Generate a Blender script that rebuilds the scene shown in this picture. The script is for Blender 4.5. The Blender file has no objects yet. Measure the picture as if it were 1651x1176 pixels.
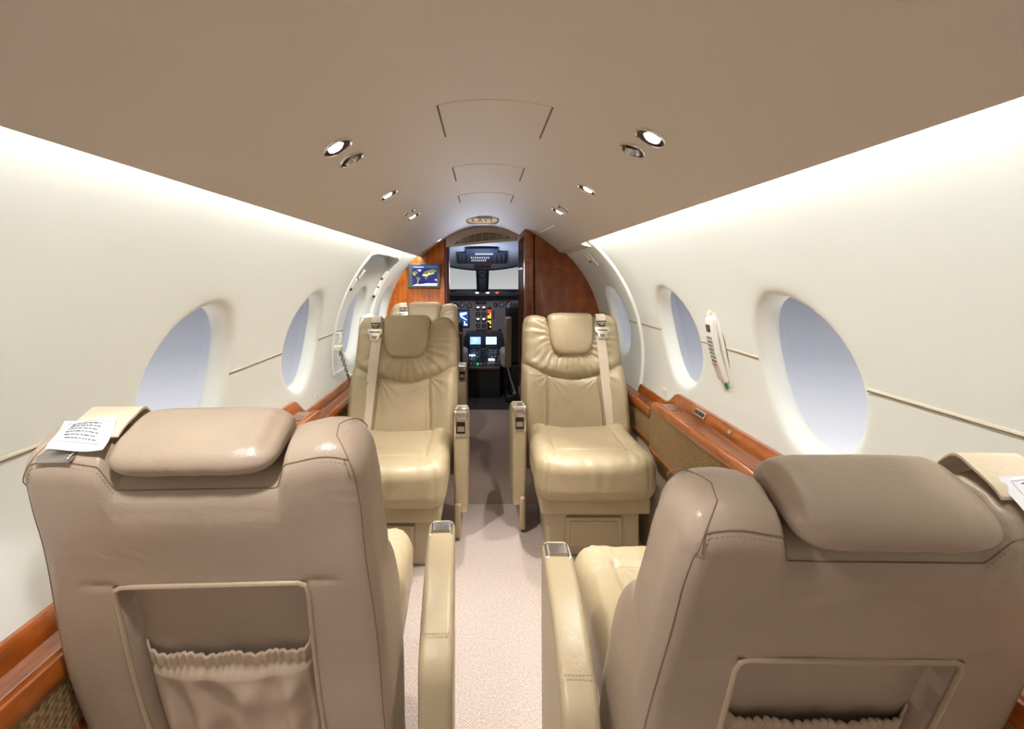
import bpy, bmesh, math, random
from math import sin, cos, tan, pi, sqrt, exp, radians, atan2, hypot
from mathutils import Vector, Matrix, noise

random.seed(7)
sc = bpy.context.scene
COL = sc.collection
F, CX, CY, EYE = 800.0, 778.0, 446.0, 1.15      # focal length and horizon of a 1651 x 1176 frame


def P(px, py, Y):
    return Vector(((px - CX) * Y / F, Y, EYE + (CY - py) * Y / F))


def sm(a, b, x):
    if a == b:
        return 1.0 if x >= a else 0.0
    t = max(0.0, min(1.0, (x - a) / (b - a)))
    return t * t * (3 - 2 * t)


# ------------------------------------------------------------------ materials
def newmat(name):
    m = bpy.data.materials.new(name)
    m.use_nodes = True
    nt = m.node_tree
    b = nt.nodes['Principled BSDF']
    return m, nt, b


def N(nt, typ, **kw):
    n = nt.nodes.new(typ)
    for k, v in kw.items():
        setattr(n, k, v)
    return n


def mat(name, col, rough=.5, metal=0.0, coat=0.0, bump=None, emit=None, es=1.0, var=None, spec=None, sheen=0):
    m, nt, b = newmat(name)
    b.inputs['Base Color'].default_value = (*col, 1)
    b.inputs['Roughness'].default_value = rough
    b.inputs['Metallic'].default_value = metal
    if coat:
        b.inputs['Coat Weight'].default_value = coat
        b.inputs['Coat Roughness'].default_value = .04
    if spec is not None:
        b.inputs['Specular IOR Level'].default_value = spec
    if sheen:
        b.inputs['Sheen Weight'].default_value = sheen
    if emit:
        b.inputs['Emission Color'].default_value = (*emit, 1)
        b.inputs['Emission Strength'].default_value = es
    tc = N(nt, 'ShaderNodeTexCoord')
    if var:
        sc_, amt = var
        nz = N(nt, 'ShaderNodeTexNoise')
        nz.inputs['Scale'].default_value = sc_
        nz.inputs['Detail'].default_value = 5
        nt.links.new(tc.outputs['Object'], nz.inputs['Vector'])
        rp = N(nt, 'ShaderNodeValToRGB')
        rp.color_ramp.elements[0].position = .3
        rp.color_ramp.elements[1].position = .7
        rp.color_ramp.elements[0].color = (*[c * (1 - amt) for c in col], 1)
        rp.color_ramp.elements[1].color = (*[min(1, c * (1 + amt)) for c in col], 1)
        nt.links.new(nz.outputs['Fac'], rp.inputs['Fac'])
        nt.links.new(rp.outputs['Color'], b.inputs['Base Color'])
    if bump:
        kind, s, st, dist = bump
        if kind == 'voronoi':
            t = N(nt, 'ShaderNodeTexVoronoi')
            out = 'Distance'
        else:
            t = N(nt, 'ShaderNodeTexNoise')
            t.inputs['Detail'].default_value = 4
            out = 'Fac'
        t.inputs['Scale'].default_value = s
        nt.links.new(tc.outputs['Object'], t.inputs['Vector'])
        bp = N(nt, 'ShaderNodeBump')
        bp.inputs['Strength'].default_value = st
        bp.inputs['Distance'].default_value = dist
        nt.links.new(t.outputs[out], bp.inputs['Height'])
        nt.links.new(bp.outputs['Normal'], b.inputs['Normal'])
    return m


def wood(name, c1, c2, c3, scale=(14, 14, 2.2), rough=.16):
    m, nt, b = newmat(name)
    tc = N(nt, 'ShaderNodeTexCoord')
    mp = N(nt, 'ShaderNodeMapping')
    mp.inputs['Scale'].default_value = scale
    nt.links.new(tc.outputs['Object'], mp.inputs['Vector'])
    n1 = N(nt, 'ShaderNodeTexNoise')
    n1.inputs['Scale'].default_value = 1.0
    n1.inputs['Detail'].default_value = 7
    n1.inputs['Roughness'].default_value = .62
    n1.inputs['Distortion'].default_value = 1.1
    nt.links.new(mp.outputs['Vector'], n1.inputs['Vector'])
    wv = N(nt, 'ShaderNodeTexWave')
    wv.inputs['Scale'].default_value = 1.1
    wv.inputs['Distortion'].default_value = 7
    wv.inputs['Detail'].default_value = 3
    nt.links.new(mp.outputs['Vector'], wv.inputs['Vector'])
    mx = N(nt, 'ShaderNodeMath', operation='MULTIPLY_ADD')
    mx.inputs[1].default_value = .14
    nt.links.new(wv.outputs['Fac'], mx.inputs[0])
    ml = N(nt, 'ShaderNodeMath', operation='MULTIPLY')
    ml.inputs[1].default_value = .9
    nt.links.new(n1.outputs['Fac'], ml.inputs[0])
    nt.links.new(ml.outputs[0], mx.inputs[2])
    rp = N(nt, 'ShaderNodeValToRGB')
    e = rp.color_ramp.elements
    e[0].position, e[0].color = .22, (*c1, 1)
    e[1].position, e[1].color = .78, (*c3, 1)
    k = e.new(.5)
    k.color = (*c2, 1)
    nt.links.new(mx.outputs[0], rp.inputs['Fac'])
    nt.links.new(rp.outputs['Color'], b.inputs['Base Color'])
    b.inputs['Roughness'].default_value = rough + .15
    b.inputs['Coat Weight'].default_value = .75
    b.inputs['Coat Roughness'].default_value = .03
    return m


def weave(name, c1, c2, scale, rough=.9, bumpd=.002):
    m, nt, b = newmat(name)
    tc = N(nt, 'ShaderNodeTexCoord')
    mp = N(nt, 'ShaderNodeMapping')
    mp.inputs['Scale'].default_value = scale
    nt.links.new(tc.outputs['Object'], mp.inputs['Vector'])
    sx = N(nt, 'ShaderNodeSeparateXYZ')
    nt.links.new(mp.outputs['Vector'], sx.inputs[0])
    outs = []
    for ax in range(3):
        s = N(nt, 'ShaderNodeMath', operation='SINE')
        nt.links.new(sx.outputs[ax], s.inputs[0])
        outs.append(s)
    a = N(nt, 'ShaderNodeMath', operation='MULTIPLY')
    z = N(nt, 'ShaderNodeMath', operation='ADD')
    nt.links.new(outs[0].outputs[0], z.inputs[0])
    nt.links.new(outs[2].outputs[0], z.inputs[1])
    nt.links.new(z.outputs[0], a.inputs[0])
    nt.links.new(outs[1].outputs[0], a.inputs[1])
    nz = N(nt, 'ShaderNodeTexNoise')
    nz.inputs['Scale'].default_value = 160
    nz.inputs['Detail'].default_value = 3
    nt.links.new(tc.outputs['Object'], nz.inputs['Vector'])
    ad = N(nt, 'ShaderNodeMath', operation='MULTIPLY_ADD')
    ad.inputs[1].default_value = .22
    nt.links.new(a.outputs[0], ad.inputs[0])
    nt.links.new(nz.outputs['Fac'], ad.inputs[2])
    rp = N(nt, 'ShaderNodeValToRGB')
    rp.color_ramp.elements[0].position = .28
    rp.color_ramp.elements[1].position = .72
    rp.color_ramp.elements[0].color = (*c1, 1)
    rp.color_ramp.elements[1].color = (*c2, 1)
    nt.links.new(ad.outputs[0], rp.inputs['Fac'])
    nt.links.new(rp.outputs['Color'], b.inputs['Base Color'])
    bp = N(nt, 'ShaderNodeBump')
    bp.inputs['Strength'].default_value = .6
    bp.inputs['Distance'].default_value = bumpd
    nt.links.new(ad.outputs[0], bp.inputs['Height'])
    nt.links.new(bp.outputs['Normal'], b.inputs['Normal'])
    b.inputs['Roughness'].default_value = rough
    b.inputs['Specular IOR Level'].default_value = .2
    return m


def glassmat(name, tint):
    m = bpy.data.materials.new(name)
    m.use_nodes = True
    nt = m.node_tree
    nt.nodes.clear()
    o = N(nt, 'ShaderNodeOutputMaterial')
    t = N(nt, 'ShaderNodeBsdfTransparent')
    t.inputs['Color'].default_value = (*tint, 1)
    g = N(nt, 'ShaderNodeBsdfGlossy')
    g.inputs['Roughness'].default_value = .02
    lw = N(nt, 'ShaderNodeLayerWeight')
    lw.inputs['Blend'].default_value = .5
    pw = N(nt, 'ShaderNodeMath', operation='POWER')
    pw.inputs[1].default_value = 5
    nt.links.new(lw.outputs['Facing'], pw.inputs[0])
    fr = N(nt, 'ShaderNodeMath', operation='MULTIPLY_ADD')
    fr.inputs[1].default_value = .35
    fr.inputs[2].default_value = .015
    nt.links.new(pw.outputs[0], fr.inputs[0])
    mx = N(nt, 'ShaderNodeMixShader')
    nt.links.new(fr.outputs[0], mx.inputs[0])
    nt.links.new(t.outputs[0], mx.inputs[1])
    nt.links.new(g.outputs[0], mx.inputs[2])
    nt.links.new(mx.outputs[0], o.inputs[0])
    return m


def folds(m, strength=.35, dist=.004, scale=13):
    """soft worn-leather undulation under the fine grain"""
    nt = m.node_tree
    b = nt.nodes['Principled BSDF']
    src = b.inputs['Normal'].links[0].from_node
    tc = N(nt, 'ShaderNodeTexCoord')
    n = N(nt, 'ShaderNodeTexNoise')
    n.inputs['Scale'].default_value = scale
    n.inputs['Detail'].default_value = 3
    n.inputs['Roughness'].default_value = .6
    n.inputs['Distortion'].default_value = 1.6
    nt.links.new(tc.outputs['Object'], n.inputs['Vector'])
    bp = N(nt, 'ShaderNodeBump')
    bp.inputs['Strength'].default_value = strength
    bp.inputs['Distance'].default_value = dist
    nt.links.new(n.outputs['Fac'], bp.inputs['Height'])
    nt.links.new(src.outputs['Normal'], bp.inputs['Normal'])
    nt.links.new(bp.outputs['Normal'], b.inputs['Normal'])
    return m


M = {}
M['leather'] = mat('tan_leather', (.415, .335, .212), .40, bump=('voronoi', 380, .22, .0007), var=(5, .06))
M['leather2'] = mat('tan_leather_taupe', (.43, .34, .262), .33, bump=('voronoi', 380, .25, .0007), var=(5, .06))
folds(M['leather'])
folds(M['leather2'])
M['stitch'] = mat('brown_thread', (.24, .17, .12), .8)
M['piping'] = mat('tan_piping', (.46, .36, .25), .45)
M['pocketfab'] = mat('pocket_fabric', (.48, .37, .28), .6, bump=('noise', 90, .3, .001), var=(8, .08))
M['cream'] = mat('cream_wall', (.845, .865, .815), .55, bump=('noise', 260, .15, .0006))
M['creamgloss'] = mat('cream_plastic', (.80, .77, .66), .35)
M['white'] = mat('white_plastic', (.82, .80, .74), .35)
M['ceil'] = mat('tan_headliner', (.64, .565, .485), .5, bump=('noise', 300, .12, .0005))
M['panelseam'] = mat('seam_shadow', (.16, .12, .08), .8)
M['beige'] = mat('beige_panel', (.44, .375, .26), .5)
M['belt'] = mat('beige_webbing', (.66, .56, .45), .6, bump=('noise', 500, .3, .0006))
M['pad'] = mat('perforated_strap_pad', (.74, .62, .46), .55, bump=('voronoi', 160, .4, .001))
M['buckle'] = mat('satin_champagne_metal', (.78, .74, .64), .28, metal=.75)
M['chrome'] = mat('chrome', (.82, .80, .77), .13, metal=1)
M['darkchrome'] = mat('dark_chrome', (.085, .06, .05), .25, metal=1)
M['steel'] = mat('satin_steel', (.55, .54, .52), .3, metal=1)
M['gold'] = mat('champagne_strip', (.80, .72, .58), .3)
M['black'] = mat('black_plastic', (.012, .012, .014), .45)
M['darkgrey'] = mat('dark_grey_plastic', (.045, .048, .055), .5)
M['bezel'] = mat('grey_green_bezel', (.11, .125, .115), .4)
M['navy'] = mat('navy_panel', (.03, .045, .075), .45)
M['bluegrey'] = mat('blue_grey_liner', (.33, .36, .43), .7)
M['panelgrey'] = mat('instrument_grey', (.36, .30, .285), .5)
M['white2'] = mat('white_card', (.86, .87, .90), .6)
M['ink'] = mat('ink', (.08, .08, .10), .8)
M['cardline'] = mat('card_border', (.55, .58, .66), .8)
M['woodL'] = wood('amber_burl_wood', (.26, .045, .002), (.52, .12, .005), (.68, .21, .015), scale=(7, 7, 4))
M['woodR'] = wood('red_brown_wood', (.14, .030, .008), (.28, .068, .017), (.42, .12, .030), scale=(3, 3, 9))
M['woodE'] = wood('amber_ledge_wood', (.13, .024, .002), (.31, .070, .005), (.50, .145, .014), scale=(18, 5, 18))
M['woodT'] = wood('brown_tray_veneer', (.12, .036, .009), (.20, .060, .015), (.29, .095, .026), scale=(14, 3, 14))
M['woodP'] = wood('dark_edge_wood', (.05, .012, .006), (.10, .025, .012), (.16, .05, .02))
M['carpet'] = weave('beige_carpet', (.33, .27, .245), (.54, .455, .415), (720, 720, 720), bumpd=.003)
M['carpet2'] = weave('brown_dimmed_carpet', (.25, .18, .145), (.40, .30, .25), (720, 720, 720), bumpd=.003)  # brown forward carpet, its colour also darkened where less light falls
M['woven'] = weave('woven_panel', (.21, .135, .06), (.37, .255, .13), (10, 380, 420), bumpd=.004)
M['lamp'] = mat('lamp_lens', (1, 1, 1), .4, emit=(1, .95, .88), es=14)
M['cove'] = mat('cove_strip', (1, 1, 1), .4, emit=(1, 1, .98), es=58)
M['exitred'] = mat('exit_letters', (.13, .012, .008), .6)
M['signface'] = mat('sign_face', (.80, .72, .58), .4, emit=(.9, .75, .55), es=.22)  # weak glow added to lift the face out of the shade
M['sheep'] = mat('grey_sheepskin', (.42, .37, .34), .95, bump=('noise', 120, 1, .01))
M['pilottan'] = mat('pilot_leather', (.24, .18, .11), .5)
M['pilotbrown'] = mat('pilot_brown', (.10, .055, .035), .5)
M['glass'] = glassmat('window_glass', (.97, .97, .98))
M['wglass'] = glassmat('windshield_glass', (.98, .98, .98))
M['floordark'] = mat('dark_cockpit_floor', (.035, .026, .022), .9)
M['sea'] = mat('map_sea', (.005, .005, .04), .3, emit=(.008, .008, .11), es=1)
M['land'] = mat('map_land', (.03, .04, .01), .3, emit=(.16, .17, .025), es=1)
M['land2'] = mat('map_land_lit', (.03, .04, .01), .3, emit=(.95, .92, .45), es=1)
M['ice'] = mat('map_ice', (.1, .1, .1), .3, emit=(.85, .85, .85), es=1)
M['bar'] = mat('map_bar', (.01, .02, .05), .3, emit=(.02, .07, .22), es=1)
M['s_blue'] = mat('screen_light_blue', (.02, .02, .03), .3, emit=(.22, .42, .85), es=1.2)
M['s_pale'] = mat('screen_pale', (.02, .02, .03), .3, emit=(.60, .80, .95), es=1.3)
M['s_navy'] = mat('screen_navy', (.01, .02, .06), .3, emit=(.01, .05, .22), es=1)
M['e_white'] = mat('lit_white', (.1, .1, .1), .3, emit=(1, .85, .78), es=2.2)
M['e_red'] = mat('lit_red', (.1, .01, .01), .3, emit=(1, .05, .02), es=2)
M['e_amber'] = mat('lit_amber', (.1, .05, .01), .3, emit=(1, .40, .05), es=2)
M['e_green'] = mat('lit_green', (.01, .1, .02), .3, emit=(.02, .55, .15), es=1)
M['lcd'] = mat('olive_lcd', (.07, .065, .02), .3)
M['btn'] = mat('grey_button', (.22, .24, .22), .5)
M['btngreen'] = mat('green_button', (.05, .30, .13), .5)
M['btnred'] = mat('red_button', (.60, .20, .15), .5)
M['greendark'] = mat('dark_green_lens', (.01, .06, .02), .15, emit=(.0, .08, .03), es=1)


# ------------------------------------------------------------------ mesh building
class MB:
    def __init__(self):
        self.v, self.f, self.m = [], [], []

    def add(self, vs, fs, mi=0, M4=None):
        o = len(self.v)
        for p in vs:
            p = Vector(p)
            if M4 is not None:
                p = M4 @ p
            self.v.append(p)
        for f in fs:
            self.f.append([i + o for i in f])
            self.m.append(mi)
        return self

    def box(self, lo, hi, mi=0, M4=None):
        x0, y0, z0 = lo
        x1, y1, z1 = hi
        return self.add([(x0, y0, z0), (x1, y0, z0), (x1, y1, z0), (x0, y1, z0), (x0, y0, z1), (x1, y0, z1), (x1, y1, z1), (x0, y1, z1)],
                        [(0, 3, 2, 1), (4, 5, 6, 7), (0, 1, 5, 4), (1, 2, 6, 5), (2, 3, 7, 6), (3, 0, 4, 7)], mi, M4)

    def rbox(self, c, h, r, nc=1, ne=3, mi=0, fn=None, M4=None):
        """box with rounded edges; nc core cells, ne cells per rounded edge; fn displaces a point"""
        c, h = Vector(c), Vector(h)
        r = min(r, min(h) * .999)
        ncs = nc if isinstance(nc, (tuple, list)) else (nc, nc, nc)

        def samples(hh, k):
            s = [-hh + r * (1 - tan(pi / 4 * (1 - i / ne))) for i in range(ne)]
            core = [-(hh - r) + 2 * (hh - r) * i / k for i in range(k + 1)]
            return s + core + [-x for x in reversed(s)]
        S = [samples(h[i], ncs[i]) for i in range(3)]
        for ax in range(3):
            a, b = (ax + 1) % 3, (ax + 2) % 3
            for sg in (-1, 1):
                vs, fs = [], []
                na, nb = len(S[a]), len(S[b])
                for i in range(na):
                    for j in range(nb):
                        p = Vector((0, 0, 0))
                        p[ax], p[a], p[b] = sg * h[ax], S[a][i], S[b][j]
                        inn = Vector([max(-(h[k] - r), min(h[k] - r, p[k])) for k in range(3)])
                        d = p - inn
                        p = inn + d.normalized() * r if d.length > 1e-9 else p
                        if fn:
                            p = fn(p)
                        vs.append(c + p)
                for i in range(na - 1):
                    for j in range(nb - 1):
                        q = (i * nb + j, (i + 1) * nb + j, (i + 1) * nb + j + 1, i * nb + j + 1)
                        fs.append(q if sg > 0 else q[::-1])
                self.add(vs, fs, mi, M4)
        return self

    def loft(self, rings, mi=0, closed=True, cap0=False, cap1=False, M4=None):
        n = len(rings[0])
        vs = [p for r in rings for p in r]
        fs = []
        for i in range(len(rings) - 1):
            for j in range(n if closed else n - 1):
                k = (j + 1) % n
                fs.append((i * n + j, i * n + k, (i + 1) * n + k, (i + 1) * n + j))
        if cap0:
            fs.append(tuple(range(n))[::-1])
        if cap1:
            o = (len(rings) - 1) * n
            fs.append(tuple(range(o, o + n)))
        return self.add(vs, fs, mi, M4)

    def tube(self, pts, r, n=8, mi=0, caps=True, closed=False, M4=None):
        pts = [Vector(p) for p in pts]
        rings = []
        up = None
        m = len(pts)
        for i, p in enumerate(pts):
            if closed:
                t = pts[(i + 1) % m] - pts[i - 1]
            else:
                t = pts[min(i + 1, m - 1)] - pts[max(i - 1, 0)]
            t = t.normalized() if t.length > 1e-9 else Vector((0, 0, 1))
            if up is None:
                up = Vector((0, 0, 1)) if abs(t.z) < .9 else Vector((1, 0, 0))
            a = t.cross(up)
            if a.length < 1e-6:
                a = t.cross(Vector((0, 1, 0)))
            a.normalize()
            b = a.cross(t).normalized()
            up = b
            rr = r[i] if isinstance(r, (list, tuple)) else r
            rings.append([p + (a * cos(2 * pi * k / n) + b * sin(2 * pi * k / n)) * rr for k in range(n)])
        if closed:
            rings.append(rings[0])
            caps = False
        return self.loft(rings, mi, True, caps, caps, M4)

    def lathe(self, prof, n=32, mi=0, M4=None, cap0=False, cap1=False):
        return self.loft([[(r * cos(2 * pi * k / n), r * sin(2 * pi * k / n), z) for k in range(n)] for r, z in prof], mi, True, cap0, cap1, M4)

    def prism(self, poly, x0, x1, r=.005, ne=4, mi=0, M4=None, axis='x'):
        """polygon in (a, b) extruded along an axis with rounded rims"""
        m = len(poly)
        A = sum(poly[i][0] * poly[(i + 1) % m][1] - poly[(i + 1) % m][0] * poly[i][1] for i in range(m))
        nr = []
        for i in range(m):
            p0, p1, p2 = Vector(poly[i - 1]), Vector(poly[i]), Vector(poly[(i + 1) % m])
            d1, d2 = (p1 - p0).normalized(), (p2 - p1).normalized()
            n = Vector((d1.y + d2.y, -(d1.x + d2.x)))
            n = n.normalized() / max(.5, cos(d1.angle(d2) / 2)) if n.length > 1e-9 else Vector((d1.y, -d1.x))
            nr.append(n if A > 0 else -n)
        sg = 1 if x1 > x0 else -1
        st = []
        for i in range(ne + 1):
            a = pi / 2 * i / ne
            st.append((x0 + sg * r * (1 - sin(a)), r * (1 - cos(a))))
        st = [(x0 + sg * r * (1 - sin(pi / 2 * i / ne)), r * (1 - cos(pi / 2 * i / ne))) for i in range(ne, -1, -1)]
        st += [(x1 - (x - x0), ins) for x, ins in reversed(st)]
        rings = []
        for x, ins in st:
            ring = []
            for p, n in zip(poly, nr):
                a, b = p[0] - n.x * ins, p[1] - n.y * ins
                ring.append((x, a, b) if axis == 'x' else ((a, x, b) if axis == 'y' else (a, b, x)))
            rings.append(ring)
        return self.loft(rings, mi, True, True, True, M4)

    def build(self, name, mats, parent=None, M4=None, weld=0, smooth=True, ang=38, recalc=True):
        me = bpy.data.meshes.new(name)
        bm = bmesh.new()
        vv = [bm.verts.new(p) for p in self.v]
        bm.verts.ensure_lookup_table()
        for f, mi in zip(self.f, self.m):
            ids = []
            for i in f:
                if i not in ids:
                    ids.append(i)
            if len(ids) < 3:
                continue
            try:
                fc = bm.faces.new([vv[i] for i in ids])
                fc.material_index = mi
                fc.smooth = smooth
            except ValueError:
                pass
        if weld:
            bmesh.ops.remove_doubles(bm, verts=bm.verts, dist=weld)
        if recalc:
            bmesh.ops.recalc_face_normals(bm, faces=bm.faces)
        bm.to_mesh(me)
        bm.free()
        if smooth:
            me.set_sharp_from_angle(angle=radians(ang))
        for m_ in (mats if isinstance(mats, (list, tuple)) else [mats]):
            me.materials.append(M[m_] if isinstance(m_, str) else m_)
        o = bpy.data.objects.new(name, me)
        COL.objects.link(o)
        if parent is not None:
            o.parent = parent
        if M4 is not None:
            o.matrix_local = M4
        return o


def spline(pts, n=6, closed=False):
    pts = [Vector(p) for p in pts]
    out = []
    m = len(pts)
    for i in range(m if closed else m - 1):
        if closed:
            p0, p1, p2, p3 = pts[i - 1], pts[i], pts[(i + 1) % m], pts[(i + 2) % m]
        else:
            p0, p1, p2, p3 = pts[max(i - 1, 0)], pts[i], pts[i + 1], pts[min(i + 2, m - 1)]
        for k in range(n):
            t = k / n
            out.append(.5 * ((2 * p1) + (p2 - p0) * t + (2 * p0 - 5 * p1 + 4 * p2 - p3) * t * t + (3 * p1 - p0 - 3 * p2 + p3) * t ** 3))
    if not closed:
        out.append(pts[-1])
    return out


def roundpoly(poly, r, n=5):
    out = []
    m = len(poly)
    for i in range(m):
        p0, p1, p2 = Vector(poly[i - 1]), Vector(poly[i]), Vector(poly[(i + 1) % m])
        rr = r[i] if isinstance(r, (list, tuple)) else r
        d1, d2 = (p0 - p1), (p2 - p1)
        k = min(rr, d1.length * .49, d2.length * .49)
        a, b = p1 + d1.normalized() * k, p1 + d2.normalized() * k
        for j in range(n + 1):
            t = j / n
            out.append(tuple(a * (1 - t) ** 2 + p1 * 2 * t * (1 - t) + b * t * t))
    return out


def tag(o, label=None, cat=None, group=None, kind=None):
    if label:
        o['label'] = label
    if cat:
        o['category'] = cat
    if group:
        o['group'] = group
    if kind:
        o['kind'] = kind
    return o


def empty(name, loc=(0, 0, 0), rz=0.0, label=None, cat=None, group=None, M4=None):
    o = bpy.data.objects.new(name, None)
    o.empty_display_size = .05
    COL.objects.link(o)
    if M4 is not None:
        o.matrix_world = M4
    else:
        o.location = loc
        o.rotation_euler = (0, 0, rz)
    return tag(o, label, cat, group)


def struct(o):
    o['kind'] = 'structure'
    return o


def frame(origin, xaxis, zaxis):
    z = Vector(zaxis).normalized()
    x = Vector(xaxis)
    x = (x - z * x.dot(z)).normalized()
    y = z.cross(x)
    m = Matrix.Identity(4)
    for i in range(3):
        m[i][0], m[i][1], m[i][2], m[i][3] = x[i], y[i], z[i], origin[i]
    return m


def text_mb(mb, txt, height, M4, mi=0, depth=.001):
    cu = bpy.data.curves.new('lettering', 'FONT')
    cu.body = txt
    cu.size = 1
    cu.align_x = 'CENTER'
    cu.align_y = 'CENTER'
    ob = bpy.data.objects.new('lettering', cu)
    COL.objects.link(ob)
    dg = bpy.context.evaluated_depsgraph_get()
    dg.update()
    me = bpy.data.meshes.new_from_object(ob.evaluated_get(dg))
    s = height / .72
    mb.add([(v.co.x * s, v.co.y * s, depth) for v in me.vertices], [tuple(p.vertices) for p in me.polygons], mi, M4)
    bpy.data.objects.remove(ob)
    bpy.data.curves.remove(cu)
    bpy.data.meshes.remove(me)


# ------------------------------------------------------------------ cabin shell
WC, WZ, WR = .03, .73, .815
YB = -1.5        # rear end behind the camera
YR = 3.46        # front of the closet on the right
YL = 4.05        # front partition on the left


def wpt(side, Y, a, d=0.0):
    return Vector((WC + side * (WR + d) * cos(a), Y, WZ + (WR + d) * sin(a)))


def wx(side, z, d=0.0):
    return WC + side * (sqrt(max(1e-6, WR ** 2 - (z - WZ) ** 2)) + d)


CE = {-1: (-.50, EYE + .156), 1: (.53, EYE + .1765)}      # ceiling edges at the light coves
CC, CZ = .015, EYE + .40


def cz(x):
    s = 1 if x > CC else -1
    ex, ez = CE[s]
    return CZ - (CZ - ez) * ((x - CC) / (ex - CC)) ** 2


def ceil_hit(px, py):
    """where a ray through a pixel meets the ceiling"""
    lx, lz = (px - CX) / F, (CY - py) / F
    lo, hi = .05, 8.0
    for _ in range(60):
        mid = (lo + hi) / 2
        x = lx * mid
        zc = cz(max(-.55, min(.58, x)))
        if EYE + lz * mid < zc:
            lo = mid
        else:
            hi = mid
    return Vector((lx * lo, lo, EYE + lz * lo))


def ceil_frame(p):
    e = .01
    dz = (cz(p.x + e) - cz(p.x - e)) / (2 * e)
    n = Vector((dz, 0, -1)).normalized()
    return frame(p, (0, 1, 0), n)


WA, WBr = .195, .215 / WR
AB, AT = -.30, 1.03
RINGS = [(1.16, 0.0), (1.08, .0008), (1.03, .003), (.99, .008), (.955, .016), (.925, .027), (.90, .04), (.885, .052)]
NSEG = 96


def rect_loop(y0, y1, a0, a1):
    k = NSEG // 4
    out = []
    for i in range(k):
        out.append((y1, a0 + (a1 - a0) * i / k))
    for i in range(k):
        out.append((y1 - (y1 - y0) * i / k, a1))
    for i in range(k):
        out.append((y0, a1 - (a1 - a0) * i / k))
    for i in range(k):
        out.append((y0 + (y1 - y0) * i / k, a0))
    return out


def window_cell(mb, side, yc, ac, y0, y1, a0, a1, d0=0.0):
    rect = rect_loop(y0, y1, a0, a1)
    ell = []
    for (y, a) in rect:
        ang = atan2((a - ac) / WBr, (y - yc) / WA)
        ell.append((cos(ang), sin(ang)))
    s0 = RINGS[0][0]
    rings = []
    K = 10
    for k in range(K):
        t = k / K
        rings.append([wpt(side, ry + (yc + WA * s0 * e[0] - ry) * t, ra + (ac + WBr * s0 * e[1] - ra) * t, d0) for (ry, ra), e in zip(rect, ell)])
    for s, d in RINGS:
        rings.append([wpt(side, yc + WA * s * e[0], ac + WBr * s * e[1], d0 + d) for e in ell])
    mb.loft(rings, 0, True)


def wall_grid(mb, side, y0, y1, a0, a1, d0=0.0, ny=6, na=24):
    vs = [wpt(side, y0 + (y1 - y0) * i / ny, a0 + (a1 - a0) * j / na, d0) for i in range(ny + 1) for j in range(na + 1)]
    fs = [(i * (na + 1) + j, (i + 1) * (na + 1) + j, (i + 1) * (na + 1) + j + 1, i * (na + 1) + j + 1) for i in range(ny) for j in range(na)]
    mb.add(vs, fs)


def pane(n, side, yc, ac, d0=0.0):
    mb = MB()
    d = d0 + .046
    loops = []
    for s in (0.001, .25, .5, .75, .905):
        loops.append([wpt(side, yc + WA * s * cos(2 * pi * k / 64), ac + WBr * s * sin(2 * pi * k / 64), d) for k in range(64)])
    mb.loft(loops)
    o = mb.build('window_%d' % n, 'glass', recalc=False)
    return struct(o)


ACL, ACR = .172, .208
WL = [1.31, 2.13, 3.00, 3.80]
WRt = [1.275, 2.085, 2.95]
wn = 1
# left wall
DY0, DY1, DA0, DA1 = 2.60, 3.42, -.12, .735      # entry door on the left
mb = MB()
wall_grid(mb, -1, YB, .9, AB, AT, ny=10)
window_cell(mb, -1, WL[0], ACL, .9, 1.72, AB, AT)
window_cell(mb, -1, WL[1], ACL, 1.72, DY0, AB, AT)
wall_grid(mb, -1, DY0, DY1, AB, DA0, ny=2, na=8)
wall_grid(mb, -1, DY0, DY1, DA1, AT, ny=2, na=8)
window_cell(mb, -1, WL[3], ACL, DY1, 4.16, AB, AT)
wl = struct(mb.build('wall_left', 'cream', weld=1e-5))
for i in (0, 1):
    pane(wn, -1, WL[i], ACL)
    wn += 1
# door
mb = MB()
DD = .010
k_in = .014
window_cell(mb, -1, WL[2], ACL, DY0 + k_in, DY1 - k_in, DA0, DA1 - .16, DD)
wall_grid(mb, -1, DY0 + k_in, DY1 - k_in, DA1 - .16, DA1 - .12, DD, 2, 2)
# the deep grip recess at the top of the door
y0, y1 = DY0 + k_in, DY1 - k_in
rr = [[wpt(-1, y, a, d) for (a, d) in [(DA1 - .12, DD), (DA1 - .105, DD + .02), (DA1 - .06, DD + .05), (DA1 - .018, DD + .05), (DA1 - .012, DD)]] for y in (y0, y1)]
mb.loft(rr, 0, False)
for r_ in rr:
    mb.add(r_, [tuple(range(5))])
# jambs
for yy, yin in ((DY0, y0), (DY1, y1)):
    mb.loft([[wpt(-1, yy, DA0 + (DA1 - DA0) * j / 24, 0) for j in range(25)], [wpt(-1, yin, DA0 + (DA1 - DA0) * j / 24, .02) for j in range(25)]], 1, False)
door = struct(mb.build('door_1', ['cream', 'creamgloss'], weld=1e-5))
pane(wn, -1, WL[2], ACL, DD)
wn += 1
pane(wn, -1, WL[3], ACL)
wn += 1
mb = MB()
cr = .05
path = [wpt(-1, DY0 - .012, DA0 + (DA1 - .06 - DA0) * j / 30, -.001) for j in range(31)]
path += [wpt(-1, DY0 - .012 + (DY1 - DY0 + .024) * t / 12, DA1 + .012 - .03 * abs(t / 6 - 1) ** 6, -.001) for t in range(0, 13)]
path += [wpt(-1, DY1 + .012, DA1 - .06 - (DA1 - .06 - DA0) * j / 30, -.001) for j in range(31)]
mb.tube(path, .010, 8)
struct(mb.build('trim_1', 'cream'))
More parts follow.
